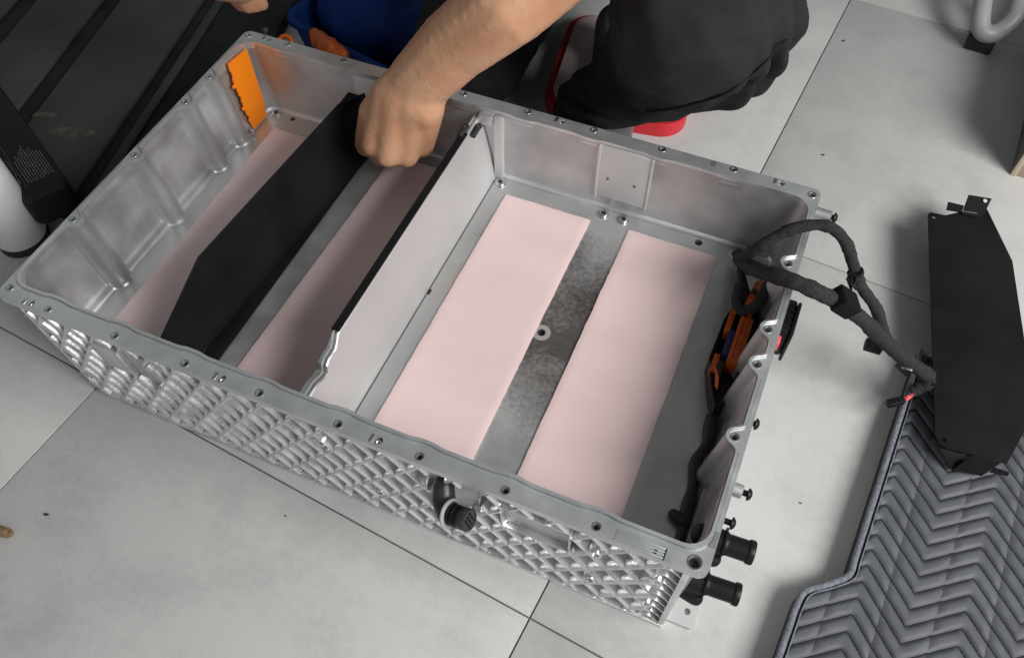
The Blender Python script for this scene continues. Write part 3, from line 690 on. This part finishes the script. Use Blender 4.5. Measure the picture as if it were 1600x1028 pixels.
slab([v3(1488, 735, ZP - .02), v3(1519, 711, ZP + .003), v3(1566, 722, ZP + .003), v3(1534, 744, ZP - .02)], 0.0016, 'end_bracket')
slab([v3(1545, 738, ZP - .012), v3(1554, 730, ZP - .006), v3(1578, 738, ZP - .006), v3(1574, 744, ZP - .012)], 0.0012, 'end_tab')
for s_ in (0.06, LN - 0.05):      # downturned feet that carry the sheet
    f0 = PL(s_, T2 * 0.35); f1_ = PL(s_, T2 * 0.75)
    d_ = Vector((ax.x, ax.y, 0)) * 0.002
    slab([(f0[0], f0[1], 0.0275 if s_ > 0.15 else 0.0005), (f1_[0], f1_[1], 0.0275 if s_ > 0.15 else 0.0005), (f1_[0], f1_[1], ZP - 0.002), (f0[0], f0[1], ZP - 0.002)], 0.002, 'plate_leg')

# wiring harness
hz = thing('wiring_harness', W(1400, 545, 0), 'thick black taped wiring harness hanging out over the tray end', 'wiring harness')
ho = hz.location.copy()
def hp(l): return [Vector(W(x, y, z)) - ho for x, y, z in l]
def htube(name, l, r, m, k=8, n=14, wob=0.0): return tube(name, hp(l), r, m, hz, n, k, wob)
lump = lambda r: (lambda t: r * (1 + 0.06 * math.sin(t * 47) + 0.04 * math.sin(t * 91 + 1)))
htube('upper_branch', [(1152, 398, .118), (1160, 402, .150), (1180, 390, .205), (1228, 362, .235), (1270, 352, .245), (1300, 357, .245), (1322, 380, .235), (1334, 415, .215), (1345, 447, .190), (1368, 480, .165), (1382, 520, .130), (1396, 552, .105)], lump(0.0059), M['tape'], k=18, n=18, wob=0.12)
htube('main_branch', [(1156, 404, .118), (1166, 414, .155), (1195, 426, .205), (1235, 438, .228), (1275, 455, .226), (1318, 478, .205), (1352, 503, .170), (1390, 540, .120), (1425, 568, .085), (1452, 588, .062)], lump(0.0079), M['tape'], k=18, n=18, wob=0.12)
htube('drop_branch', [(1160, 410, .140), (1158, 425, .145), (1162, 445, .140), (1170, 470, .135)], 0.0048, M['tape'])
htube('tail_branch', [(1452, 588, .062), (1448, 600, .052), (1436, 606, .046), (1424, 612, .042)], lump(0.0075), M['tape'], wob=0.2)
# velcro wrap
vel = W(1318, 472, 0.212) - ho
vx = (W(1352, 503, 0.170) - W(1275, 455, 0.226)).normalized(); vz = Vector((0, 0, 1)) - vx * vx.z; vz.normalize(); vy = vz.cross(vx)
bmv = box_me('hook_patch', -0.0135, 0.0135, -0.0115, 0.0115, -0.0095, 0.0100, 0.0018)
op_ = add_obj('hook_patch', bmv, M['velcro'], hz); op_.matrix_local = Matrix.Translation(vel) @ Matrix((vx, vy, vz)).transposed().to_4x4()
# cable tie
ct = hp([(1336, 424, .212)])[0]; ctd = (W(1345, 447, .190) - W(1334, 415, .215)).normalized()
lathe('cable_tie', [(0.0070, 0), (0.0082, 0.0003), (0.0082, 0.0042), (0.0070, 0.0046)], ct, ctd, M['blackplas'], hz, 20)
cb_ = add_obj('tie_head', box_me('tie_head', -0.004, 0.004, -0.004, 0.004, -0.003, 0.004, 0.001), M['blackplas'], hz); cb_.location = hp([(1330, 434, .214)])[0]
tube('tie_tail', hp([(1330, 434, .216), (1326, 441, .222), (1333, 447, .222), (1340, 450, .218)]), 0.0016, M['blackplas'], hz, 6, 4)
for dx in (-3, 4): tube('tie_tail', hp([(1334 + dx, 432, .220), (1331 + dx, 444, .222), (1333 + dx, 452, .212)]), 0.0014, M['blackplas'], hz, 6, 4)
def plugc(name, px, py, z, qx, qy, wd, hgt, m=None):
    a = W(px, py, z) - ho; b = W(qx, qy, z) - ho; d = (b - a); ln = d.length; d.normalize(); s = Vector((-d.y, d.x, 0))
    o = add_obj(name, box_me(name, 0, ln, -wd / 2, wd / 2, -hgt / 2, hgt / 2, 0.0012), m or M['blackplas'], hz)
    o.matrix_local = Matrix.Translation(a) @ Matrix((d, s, Vector((0, 0, 1)))).transposed().to_4x4(); 
    for k in range(2):
        q_ = box('plug_rib', ln * (0.25 + 0.35 * k), ln * (0.33 + 0.35 * k), -wd / 2 + 0.001, wd / 2 - 0.001, hgt / 2, hgt / 2 + 0.0009, m or M['blackplas'], o)
    return o
plugc('connector', 1351, 537, .060, 1378, 545, 0.0135, 0.010)
for k in range(4): tube('wire', hp([(1376, 536 + 3.2 * k, .062), (1384, 537 + 3 * k, .066), (1390, 541 + 2.4 * k, .075), (1398, 550 + k, .090)]), 0.0012, M['owire'] if k < 3 else M['pinkwire'], hz, 6, 5)
plugc('connector', 1406, 564, .078, 1424, 580, 0.0135, 0.012); box_clip = plugc('connector_clip', 1409, 572, .085, 1426, 578, 0.005, 0.003, M['steel'])
plugc('connector', 1386, 631, .040, 1412, 625, 0.0085, 0.0085)
for k in range(3): tube('wire', hp([(1411, 622 + 2.4 * k, .041), (1418, 620 + 2 * k, .044), (1425, 616 + k, .045), (1432, 608, .047)]), 0.0012, M['pinkwire'], hz, 6, 5)
lathe('stud_clip', [(0.003, 0), (0.0055, 0.002), (0.005, 0.006), (0.003, 0.008)], hp([(1452, 598, .056)])[0], (0.5, 0.2, 0.8), M['blackplas'], hz, 12)

# ================================================================== QUILTED MAT
MZ = 0.021
def mat_edge(y):
    return 0.2335 + 0.0385 * sstep(0.142, 0.192, y)
mo = Vector((0.40, 0.20, 0.0))
qm = thing('floor_mat', mo, 'grey quilted leatherette car mat with chevron stitching and piped edge', 'floor mat')
Y0, Y1, X1 = -0.05, 0.50, 0.59
left = [(mat_edge(Y0 + (Y1 - Y0) * i / 90), Y0 + (Y1 - Y0) * i / 90) for i in range(91)]
outl = [(x - mo.x, y - mo.y) for x, y in left] + [(X1 - mo.x, Y1 - mo.y), (X1 - mo.x, Y0 - mo.y)]
perf('mat_base', outl, [], 0.0012, MZ, M['seam'], qm)
edge_pts = [(x + 0.0015 - mo.x, y - mo.y, MZ + 0.0055) for x, y in left[::3]]
# upturned border: a curled band under the piping
vs = []
for x, y in left:
    for dx, z in ((0.0085, MZ - 0.001), (0.0070, MZ + 0.002), (0.0040, MZ + 0.0035), (0.001, MZ + 0.0055), (-0.001, MZ + 0.003), (0.0, 0.003)):
        vs.append((x + dx - mo.x, y - mo.y, z))
me = mesh('mat_border', vs, grid_faces(91, 6)); autosmooth(me, math.radians(60)); add_obj('mat_border', me, M['seam'], qm)
tube('edge_piping', edge_pts, lambda t: 0.0034, M['piping'], qm, 12, 3, 0.08)
tube('edge_cord', [(x + 0.0064, y, z - 0.0018) for x, y, z in edge_pts], 0.0009, M['piping'], qm, 8, 3)
# quilted cells: each is a bent pillow (half of one arm, half of the next)
AX, AY, SP = 0.0500, 0.0440, 0.0190
def cell(kind, cx, cy):
    """kind 'v': arms rise to both sides of the vertex; 'p': arms fall"""
    n, m_ = 12, 6; vs = []; s = 1 if kind == 'v' else -1; keep = False
    for i in range(n + 1):
        a = -0.5 + i / n
        for j in range(m_ + 1):
            b = -0.5 + j / m_
            x = cx + a * AX * 0.998; y = cy + s * abs(a) * AY + b * SP * 0.975
            ex = 1 - abs(2 * a) ** 10; ey = 1 - abs(2 * b) ** 3.4
            z = MZ - 0.0006 + 0.0034 * (0.45 + 0.55 * max(0, ex) ** 0.6) * max(0, ey) ** 0.55
            z += 0.0004 * mnoise.noise(Vector((x * 90, y * 90, 0)))
            lim = mat_edge(y) + 0.0080
            if lim < x < X1 - 0.004 and Y0 + 0.004 < y < Y1 - 0.004: keep = True
            vs.append((min(max(x, lim), X1 - 0.004) - mo.x, min(max(y, Y0 + 0.004), Y1 - 0.004) - mo.y, z))
    if not keep: return
    me = mesh('quilt_cell', vs, grid_faces(n + 1, m_ + 1)); 
    for p in me.polygons: p.use_smooth = True
    add_obj('quilt_cell', me, M['quilt'], qm)
vx0, vy0 = 0.3377, 0.2419 - SP / 2
for c in range(-4, 7):
    kind = 'v' if c % 2 == 0 else 'p'
    cx = vx0 + c * AX
    for k in range(-16, 26):
        cy = vy0 - SP * 4 + k * SP + (0 if kind == 'v' else AY) 
        cell(kind, cx, cy)

# rows of stitches along the seams, far too many to pick apart
sv = []; sf = []
for c in range(-3, 6):
    s_ = 1 if c % 2 == 0 else -1; cx = vx0 + c * AX
    for k in range(-12, 22):
        cy = vy0 - SP * 3.5 + k * SP + (0 if s_ == 1 else AY)
        for i in range(-8, 8):
            a = (i + 0.5) / 16; x = cx + a * AX; y = cy + s_ * abs(a) * AY
            if x < mat_edge(y) + 0.010 or x > X1 - 0.006 or y < Y0 + 0.006 or y > Y1 - 0.006: continue
            dx = 0.00105; dy = s_ * (1 if a > 0 else -1) * dx * AY / AX; nxs = 0.00035; b0 = len(sv)
            for (ux, uy) in ((-dx, -dy - nxs), (dx, dy - nxs), (dx, dy + nxs), (-dx, -dy + nxs)): sv.append((x + ux - mo.x, y + uy - mo.y, MZ + 0.0007))
            for (ux, uy) in ((-dx * .6, -dy * .6), (dx * .6, dy * .6)): sv.append((x + ux - mo.x, y + uy - mo.y, MZ + 0.0013))
            sf += [(b0, b0 + 1, b0 + 5, b0 + 4), (b0 + 2, b0 + 3, b0 + 4, b0 + 5), (b0, b0 + 4, b0 + 3), (b0 + 1, b0 + 2, b0 + 5)]
sto = add_obj('stitching', mesh('stitching', sv, sf), M['thread'], qm); sto['kind'] = 'stuff'

# ================================================================== THE PERSON
person = thing('person', W(900, 120, 0), 'person in black clothes squatting behind the tray with one arm reaching in', 'person')
po = person.location.copy()
def R_(p): return Vector(p) - po
def Wp(x, y, z): return R_(W(x, y, z))
hip_c = Vector((-0.34, 1.00, 0.34)); shl = Vector((-0.17, 0.86, 0.80)); shr = Vector((-0.56, 0.88, 0.80)); head = Vector((-0.36, 0.80, 1.02))
elb = Vector((-0.12, 0.62, 0.50)); elb_r = Vector((-0.72, 0.74, 0.46))
wr = W(655, 128, 0.268); wr_r = W(335, -45, 0.36)
caps = [(R_(hip_c), 0.13, R_((-0.36, 0.95, 0.60)), 0.125), (R_((-0.36, 0.95, 0.60)), 0.125, R_((-0.36, 0.88, 0.78)), 0.13), (R_((-0.36, 0.88, 0.80)), 0.06, R_(head - Vector((0, 0.02, 0.06))), 0.055),
        (R_(head), 0.085, R_(head + Vector((0, -0.02, -0.05))), 0.07), (R_(head + Vector((0, -0.085, -0.02))), 0.012, R_(head + Vector((0, -0.095, -0.035))), 0.014),
        (R_(head + Vector((0.083, 0, -0.02))), 0.014, R_(head + Vector((0.083, 0.005, 0.015))), 0.014), (R_(head + Vector((-0.083, 0, -0.02))), 0.014, R_(head + Vector((-0.083, 0.005, 0.015))), 0.014),
        (R_(shl), 0.058, R_((-0.36, 0.89, 0.79)), 0.085), (R_(shr), 0.058, R_((-0.36, 0.89, 0.79)), 0.085),
        (R_(shl), 0.055, R_(elb), 0.046), (R_(elb), 0.045, Wp(792, 8, 0.372), 0.0435), (Wp(792, 8, 0.372), 0.0435, Wp(712, 70, 0.318), 0.0395), (Wp(712, 70, 0.318), 0.0395, R_(wr), 0.0355),
        (R_(shr), 0.055, R_(elb_r), 0.045), (R_(elb_r), 0.044, R_(wr_r), 0.031)]
# right hand in view: metacarpals, knuckles, fingers curled down to the plate, thumb
kn = [(583, 226, 0.196), (606, 243, 0.190), (636, 243, 0.184), (660, 228, 0.180)]
wrist_pts = [(612, 150, 0.250), (625, 155, 0.252), (645, 162, 0.250), (662, 168, 0.246)]
for (kx, ky, kz), (ax_, ay_, az_) in zip(kn, wrist_pts):
    caps.append((R_(wr), 0.033, Wp(ax_, ay_, az_), 0.0245)); caps.append((Wp(ax_, ay_, az_), 0.0245, Wp(kx, ky, kz), 0.0150))
for (kx, ky, kz), (mx_, my_, mz_), (tx, ty, tz) in zip(kn, [(570, 232, 0.158), (592, 247, 0.150), (625, 248, 0.146), (652, 236, 0.146)], [(588, 215, 0.138), (606, 225, 0.130), (632, 226, 0.128), (654, 216, 0.130)]):
    caps.append((Wp(kx, ky, kz), 0.0130, Wp(mx_, my_, mz_), 0.0105)); caps.append((Wp(mx_, my_, mz_), 0.0105, Wp(tx, ty, tz), 0.0088))
caps += [(Wp(618, 150, 0.245), 0.024, Wp(585, 175, 0.222), 0.0185), (Wp(585, 175, 0.222), 0.0185, Wp(572, 208, 0.185), 0.0130), (Wp(572, 208, 0.185), 0.0130, Wp(566, 226, 0.160), 0.0105)]
# other hand, mostly out of view, resting on the black sheet behind
q0 = W(372, -28, 0.30)
caps += [(R_(wr_r), 0.031, R_(q0), 0.026)]
for k in range(4):
    b_ = W(352 + 14 * k, -32, 0.30); e_ = W(356 + 12 * k, -12 - 3 * abs(k - 1.2), 0.275)
    caps += [(R_(q0), 0.02, R_(b_), 0.013), (R_(b_), 0.0125, R_(e_), 0.0100), (R_(e_), 0.0100, R_(e_ + Vector((0.0, 0.012, -0.03))), 0.008)]
caps += [(R_(q0), 0.018, R_(W(335, -25, 0.285)), 0.0095)]
body = add_obj('body', blob_me('body', caps, 0.0030, 10, lambda c: 0.0005 * mnoise.noise(c * 40) + 0.0003 * mnoise.noise(c * 190)), M['skin'], person)
# black short sleeved shirt
cs = [(R_(hip_c), 0.150, R_((-0.36, 0.95, 0.60)), 0.145), (R_((-0.36, 0.95, 0.60)), 0.145, R_((-0.36, 0.89, 0.77)), 0.145), (R_(shl), 0.075, R_((-0.36, 0.90, 0.78)), 0.1), (R_(shr), 0.075, R_((-0.36, 0.90, 0.78)), 0.1),
      (R_(shl), 0.072, R_(shl.lerp(elb, 0.62)), 0.066), (R_(shr), 0.072, R_(shr.lerp(elb_r, 0.62)), 0.064)]
add_obj('shirt', blob_me('shirt', cs, 0.008, 6, lambda c: 0.005 * mnoise.noise(c * 14)), M['shirt'], person)
add_obj('hair', blob_me('hair', [(R_(head + Vector((0, 0.02, 0.03))), 0.092, R_(head + Vector((0, 0.035, -0.01))), 0.085)], 0.006, 4), M['shirt'], person)
# trousers: both legs folded in a deep squat
kneeL = W(1090, 22, 0.330); ankL = W(902, 166, 0.075); kneeR = W(735, 78, 0.105); ankR = Vector((-0.50, 1.10, 0.07))
hl = hip_c + Vector((0.09, -0.02, -0.02)); hr = hip_c + Vector((-0.09, -0.02, -0.02))
ct_ = [(R_(hip_c + Vector((0, 0, -0.03))), 0.15, R_(hip_c + Vector((0, 0, 0.05))), 0.15),
       (R_(hl), 0.115, R_(kneeL), 0.094), (R_(kneeL), 0.094, Wp(1040, 92, 0.195), 0.078), (Wp(1040, 92, 0.195), 0.078, Wp(968, 142, 0.13), 0.050), (Wp(968, 142, 0.13), 0.050, R_(ankL), 0.035),
       (Wp(1120, 85, 0.265), 0.062, Wp(1030, 125, 0.165), 0.050), (Wp(1165, 40, 0.300), 0.060, Wp(1130, 80, 0.250), 0.056),
       (R_(hr), 0.12, R_(kneeR), 0.085), (R_(kneeR), 0.088, R_(kneeR.lerp(ankR, 0.5)), 0.080), (R_(kneeR.lerp(ankR, 0.5)), 0.080, R_(ankR), 0.055)]
def folds(c):
    p = c + po
    d = 0.0050 * mnoise.noise(p * 15) + 0.0035 * mnoise.noise(Vector((p.x * 30, p.y * 12, p.z * 45)))
    da = min((p - ankL).length, (p - ankR).length)      # gathered cuffs
    d += 0.0045 * math.sin(p.z * 210 + 3 * mnoise.noise(p * 20)) * (1 - sstep(0.06, 0.15, da))
    kx = (p - W(1200, 70, 0.285)).length                # gathers behind the knee
    d += 0.0095 * math.sin((p.x * 0.7 + p.y) * 130 + 2.5 * mnoise.noise(p * 14)) * (1 - sstep(0.03, 0.12, kx))
    return d
trous = add_obj('trousers', blob_me('trousers', ct_, 0.005, 8, folds), M['trouser'], person)
from mathutils.bvhtree import BVHTree
def on_trousers(pts, lift=0.0012):     # seams follow the cloth
    bmq = bmesh.new(); bmq.from_mesh(trous.data); bvh = BVHTree.FromBMesh(bmq); out = []
    for x, y in pts:
        d = CR @ Vector(((x - 800) / FOC, -(y - 514) / FOC, -1.0)); d.normalize()
        h = bvh.ray_cast(CAM - po, d)
        if h[0] is not None: out.append(h[0] + h[1] * lift)
    bmq.free(); return out
for sp in ([(1228, 62), (1200, 92), (1172, 118), (1145, 138), (1115, 152), (1080, 162), (1045, 170), (1010, 174)],):
    q_ = on_trousers(sp)
    if len(q_) > 3: tube('seam', q_, 0.0011, M['shirt'], trous, 6, 5)
def shoe(toe, heel, zt):
    t, h = Vector(toe), Vector(heel)
    c = [(R_(t + Vector((0, 0, 0.030))), 0.034, R_(h + Vector((0, 0, 0.040))), 0.036), (R_(t + Vector((0, 0, 0.026))), 0.036, R_(t.lerp(h, 0.45) + Vector((0, 0, 0.040))), 0.043), (R_(h + Vector((0, 0, 0.045))), 0.036, R_(h + Vector((0, 0, 0.085))), 0.036)]
    me = blob_me('shoe', c, 0.004, 5)
    for v in me.vertices: v.co.z = max(v.co.z, 0.010 - po.z)
    s = add_obj('shoe', me, M['shoe'], person)
    c = [(R_(t + Vector((0, 0, 0.010))), 0.041, R_(t.lerp(h, 0.4) + Vector((0, 0, 0.010))), 0.045), (R_(t.lerp(h, 0.4) + Vector((0, 0, 0.010))), 0.045, R_(h + Vector((0, 0, 0.010))), 0.038)]
    me = blob_me('sole', c, 0.004, 3)
    for v in me.vertices: v.co.z = min(max(v.co.z, 0.0005), 0.020)
    add_obj('sole', me, M['sole'], s)
shoe((-0.222, 0.648, 0), (-0.285, 0.83, 0), 0); shoe((-0.52, 1.27, 0), (-0.50, 1.14, 0), 0)

# ================================================================== THINGS AROUND
# low red seat with pale pad, behind the leg
st = thing('low_seat', (-0.262, 0.82, 0), 'low red plastic step with pale pink top under the squatting person', 'step', rz=math.radians(14))
me = mesh('seat_shell', [], []); bm = perf_bm(rrect(0.110, 0.119, 0.040, 8), [], 0.0, 0.024); me = bpy.data.meshes.new('seat_shell'); bm.to_mesh(me); bm.free(); bevel_me(me, 0.008, 3); add_obj('seat_shell', me, M['red'], st)
bm = perf_bm(rrect(0.099, 0.110, 0.034, 8), [], 0.0242, 0.030); me = bpy.data.meshes.new('seat_pad'); bm.to_mesh(me); bm.free(); bevel_me(me, 0.003, 2); add_obj('seat_pad', me, M['palered'], st)
# blue bin
bl = thing('blue_bin', (-0.610, 0.735, 0), 'dark blue plastic bin on the floor behind the far tray corner', 'bin', rz=math.radians(-8))
def bin_wall(h):
    vs = []; prof = [(0.93, 0.0), (1.0, h), (1.04, h), (1.04, h + 0.008), (0.97, h + 0.008), (0.90, 0.012)]
    base = rrect(0.150, 0.13, 0.03, 6)
    for s, z in prof: vs += [(x * s, y * s, z) for x, y in base]
    n = len(base); return mesh('bin_shell', vs, grid_faces(len(prof), n, True) + [tuple(range(n)), tuple((len(prof) - 1) * n + k for k in range(n))])
me = bin_wall(0.06); autosmooth(me); add_obj('bin_shell', me, M['blue'], bl)
me = blob_me('blue_cloth', [((-0.08, -0.04, 0.045), 0.055, (0.08, -0.03, 0.045), 0.055), ((-0.08, 0.05, 0.045), 0.05, (0.08, 0.05, 0.045), 0.05)], 0.006, 4, lambda c: 0.008 * mnoise.noise(c * 22)); 
bc = tag(add_obj('blue_cloth', me, M['blue']), 'crumpled dark blue cloth lying in the blue bin', 'cloth'); bc.location = (-0.610, 0.735, 0.012)
gl = W(498, 62, 0.075)
og = tag(add_obj('orange_glove', blob_me('orange_glove', [((0, 0, 0), 0.014, (0.03, -0.012, 0.002), 0.016), ((0.03, -0.012, 0.002), 0.016, (0.055, -0.012, 0), 0.009), ((0.0, 0.0, 0), 0.012, (-0.02, 0.012, 0), 0.006)], 0.003, 4, lambda c: 0.003 * mnoise.noise(c * 70)), M['orange_dk']), 'small dark orange piece of crumpled plastic beside the blue cloth', 'plastic scrap'); og.location = gl
tube('orange_lead', [(-0.338, 0.236, 0.190), (-0.330, 0.246, 0.199), (-0.318, 0.246, 0.199), (-0.312, 0.238, 0.188)], 0.0030, M['orange_dk'], tray, 8, 6)
lathe('end_stud', [(0.003, 0), (0.003, 0.010), (0.005, 0.011), (0.004, 0.014)], (-0.352, 0.236, 0.196), (0, 0.4, 0.8), M['rubber'], tray, 10)
# black moulded sheet on the floor left of the tray, with broad raised bands
sh = thing('black_sheet', (-1.12, 0.45, 0), 'scuffed black moulded plastic sheet with broad bands lying left of tray', 'plastic sheet')
dirb = (W(165, 10, 0.03) - W(50, 160, 0.03)); dirb.z = 0; dirb.normalize(); perp = Vector((dirb.y, -dirb.x, 0))
if perp.x < 0: perp = -perp
c0 = W(50, 160, 0.03); c0.z = 0
def SB(t, s): q = c0 + dirb * t + perp * s; return (q.x - sh.location.x, q.y - sh.location.y)
def band(name, s0, s1, z0, z1, m, t0=-0.19, t1=0.75):
    bm = perf_bm([SB(t0, s0), SB(t1, s0), SB(t1, s1), SB(t0, s1)], [], z0, z1); me = bpy.data.meshes.new(name); bm.to_mesh(me); bm.free(); bevel_me(me, 0.002, 2); return add_obj(name, me, m, sh)
band('sheet_base', -0.60, 0.305, 0.001, 0.022, mat('black_sheet_groove', (0.018, 0.018, 0.018), 0.6, 0, var=0.3, vscale=20, spec=0.2))
for s0, s1 in ((-0.30, -0.165), (-0.125, -0.017), (0.017, 0.155)): band('raised_band', s0, s1, 0.0221, 0.030, M['blackbag'])
band('raised_band', -0.58, -0.335, 0.0221, 0.030, M['blackbag']); band('side_lip', 0.175, 0.190, 0.0221, 0.027, M['blackbag'])
scm = mat('scuff_beige', (0.085, 0.083, 0.07), 0.9, 0, var=0.5, vscale=70, bump=0.3, bscale=200)
def splat(cx, cy, a, b, rot, seed, m, z=0.0303):
    c = W(cx, cy, z); pts = []
    for k in range(40):
        t = 2 * math.pi * k / 40; r = 1 + 0.30 * mnoise.noise(Vector((math.cos(t) * 2.2 + seed, math.sin(t) * 2.2, seed)))
        x, y = a * r * math.cos(t), b * r * math.sin(t); pts.append((c.x + x * math.cos(rot) - y * math.sin(rot) - sh.location.x, c.y + x * math.sin(rot) + y * math.cos(rot) - sh.location.y))
    return perf('scuff', pts, [], z - 0.0002, z + 0.0002, m, sh)
splat(112, 207, 0.036, 0.0105, 0.42, 3.1, scm); splat(70, 180, 0.020, 0.006, 0.42, 5.7, scm); splat(134, 126, 0.009, 0.003, 1.2, 9.1, scm); splat(185, 108, 0.004, 0.002, 0.5, 2.1, scm); splat(188, 160, 0.004, 0.0015, 0.3, 6.1, scm)
# black bottle with small print
bx = thing('black_jug', W(10, 230, 0.03), 'black plastic oil jug with rows of tiny grey print lying at left edge', 'jug')
jo = bx.location.copy()
j0 = W(118, 300, 0.06); j1 = W(-40, 80, 0.06); jd = (j1 - j0); jl = jd.length; jd.normalize(); js = Vector((-jd.y, jd.x, 0))
if js.x > 0: js = -js
ZJ = 0.085
def J(t, s, z): q = j0 + jd * t + js * s; return Vector((q.x, q.y, z)) - jo
vs = []; prof = rrect(0.032, (ZJ - 0.031) / 2, 0.012, 6); npj = len(prof)
for t, k in ((-0.004, 0.80), (0.0, 0.90), (0.006, 0.97), (0.016, 1.0), (0.30, 1.0), (0.34, 0.97), (0.36, 0.85)):
    for a, b in prof: vs.append(J(t, 0.032 + (a * k), 0.031 + (ZJ - 0.031) / 2 + b * k))
me = mesh('jug_body', vs, grid_faces(7, npj, True) + [tuple(range(npj)), tuple(6 * npj + k for k in range(npj))]); autosmooth(me, math.radians(50)); add_obj('jug_body', me, M['blackplas'], bx)
# printed text block: fine irregular dashes
vs = []; fs = []
def dash(t0, t1, s, h):
    i = len(vs); vs.extend([J(t0, s, ZJ + 0.0003), J(t1, s, ZJ + 0.0003), J(t1, s + h, ZJ + 0.0003), J(t0, s + h, ZJ + 0.0003)]); fs.append((i, i + 1, i + 2, i + 3))
rnd = random.Random(4)
for r in range(11):
    t = 0.022 + rnd.uniform(0, 0.004); s = 0.008 + 0.0034 * r; tend = (0.100 - abs(r - 5) * 0.003) + rnd.uniform(-0.012, 0.004)
    while t < tend:
        lw = rnd.choice((0.0012, 0.002, 0.0028, 0.0036)); dash(t, t + lw, s, rnd.uniform(0.0007, 0.0013)); t += lw + rnd.uniform(0.0006, 0.0012)
add_obj('printed_text', mesh('printed_text', vs, fs), M['print'], bx)
vs = []; fs = []
for (ta, tb, sa, sb) in ((0.046, 0.085, 0.0500, 0.0505), (0.046, 0.085, 0.0600, 0.0605), (0.046, 0.0465, 0.0500, 0.0605), (0.0845, 0.085, 0.0500, 0.0605), (0.062, 0.0625, 0.0500, 0.0605), (0.030, 0.042, 0.0510, 0.0520), (0.030, 0.040, 0.0550, 0.0560), (0.020, 0.130, 0.0470, 0.0473)):
    i = len(vs); vs += [J(ta, sa, ZJ + 0.0003), J(tb, sa, ZJ + 0.0003), J(tb, sb, ZJ + 0.0003), J(ta, sb, ZJ + 0.0003)]; fs.append((i, i + 1, i + 2, i + 3))
add_obj('printed_box', mesh('printed_box', vs, fs), M['print'], bx)
# white post
wp = thing('white_post', W(40, 374, 0), 'white painted round metal post standing at the left edge', 'post')
pb = wp.location
lathe('post_tube', [(0.033, 0.012), (0.0345, 0.016), (0.0345, 0.60), (0.033, 0.602)], (0, 0, 0), (0, 0, 1), M['white'], wp, 40)
lathe('post_foot', [(0.0340, 0.0), (0.0340, 0.006), (0.0325, 0.0125), (0.026, 0.013)], (0, 0, 0), (0, 0, 1), M['rubber'], wp, 32)
# grey tubular chair leg at upper right
ch = thing('tube_leg', W(1530, 72, 0), 'grey bent tube leg with black rubber foot at upper right corner', 'tube leg')
co = ch.location
lt = [W(1555, -70, 0.10), W(1541, -25, 0.075), W(1533, 20, 0.055), W(1534, 46, 0.040), W(1548, 54, 0.036), W(1566, 46, 0.040), W(1586, 26, 0.055), W(1594, -10, 0.075), W(1592, -50, 0.10)]
tube('bent_tube', [p - co for p in lt], 0.0145, M['greytube'], ch, 16, 10)
q = W(1532, 64, 0.012) - co
box('rubber_foot', q.x - 0.020, q.x + 0.022, q.y - 0.016, q.y + 0.018, 0.0005, 0.024, M['rubber'], ch, 0.003)
lathe('foot_screw', [(0.004, 0), (0.004, 0.002)], q + Vector((-0.008, -0.004, 0.012)), (0, 0, 1), M['steel'], ch, 10)
# cardboard box at right edge
kb = thing('cardboard_box', (0.3133 + 0.20, 0.8965 + 0.24, 0), 'brown cardboard box with shade coloured into its dark side at right edge', 'box', rz=math.radians(2))
bxw, bxd, bxh, th_ = 0.20, 0.24, 0.13, 0.005
box('side_panel', -bxw, -bxw + th_, -bxd + 0.0055, bxd, 0.0, bxh, M['cartonshade'], kb, 0.001)
box('front_panel', -bxw + 0.0005, bxw, -bxd, -bxd + th_, 0.0, bxh, M['carton'], kb, 0.001)
box('side_panel', bxw - th_, bxw, -bxd + 0.0055, bxd, 0.0, bxh, M['carton'], kb, 0.001)
box('back_panel', -bxw + 0.0055, bxw - 0.0055, bxd - th_, bxd - 0.0005, 0.0, bxh, M['carton'], kb, 0.001)
box('top_flap', -bxw + 0.0055, bxw - 0.0055, -bxd + 0.0055, bxd - 0.0055, bxh - 0.010, bxh - 0.005, M['carton'], kb, 0.001)
box('corner_edge', -bxw - 0.0016, -bxw + 0.006, -bxd - 0.0022, -bxd + 0.004, 0.0, bxh, M['cartonedge'], kb, 0.001)
box('side_strip', -bxw - 0.0012, -bxw - 0.0002, -bxd + 0.012, -bxd + 0.075, 0.004, 0.11, M['print'], kb, 0.0004)  # grey strips of the shaded cardboard side, tone painted in
box('side_strip', -bxw - 0.0012, -bxw - 0.0002, -bxd + 0.085, -bxd + 0.100, 0.004, 0.11, M['print'], kb, 0.0004)
# crumbs and chips on the tiles
lf = tag(add_obj('dry_chip', blob_me('dry_chip', [((0, 0, 0.005), 0.007, (0.012, 0.004, 0.004), 0.004), ((-0.012, -0.006, 0.006), 0.008, (0, 0, 0.005), 0.006)], 0.0015, 3, lambda c: 0.002 * mnoise.noise(c * 200)), M['bark']), 'crumbling brown chip on tile at the left edge', 'debris'); lf.location = W(2, 833, 0)
for k, (x, y, r, lab) in enumerate(((72, 804, 0.0024, 'lone dark crumb on the tile at lower left'), (1317, 65, 0.0022, 'dark crumb near the tile seam at upper right'), (1285, 243, 0.0020, 'small grey crumb on the tile right of the far tray corner'), 
                                    (1250, 786, 0.0013, 'tiny crumb on the pale tile left of the mat'), (446, 806, 0.0012, 'tiny crumb below the lattice front'))):
    me = blob_me('crumb', [((0, 0, r * 0.6), r * 0.7, (r * 1.2, r * 0.6, r * 0.5), r * 0.45)], r * 0.3, 2)
    c = tag(add_obj('crumb', me, M['rubber']), lab, 'crumb', 'crumbs on the floor tiles'); c.location = W(x, y, 0)
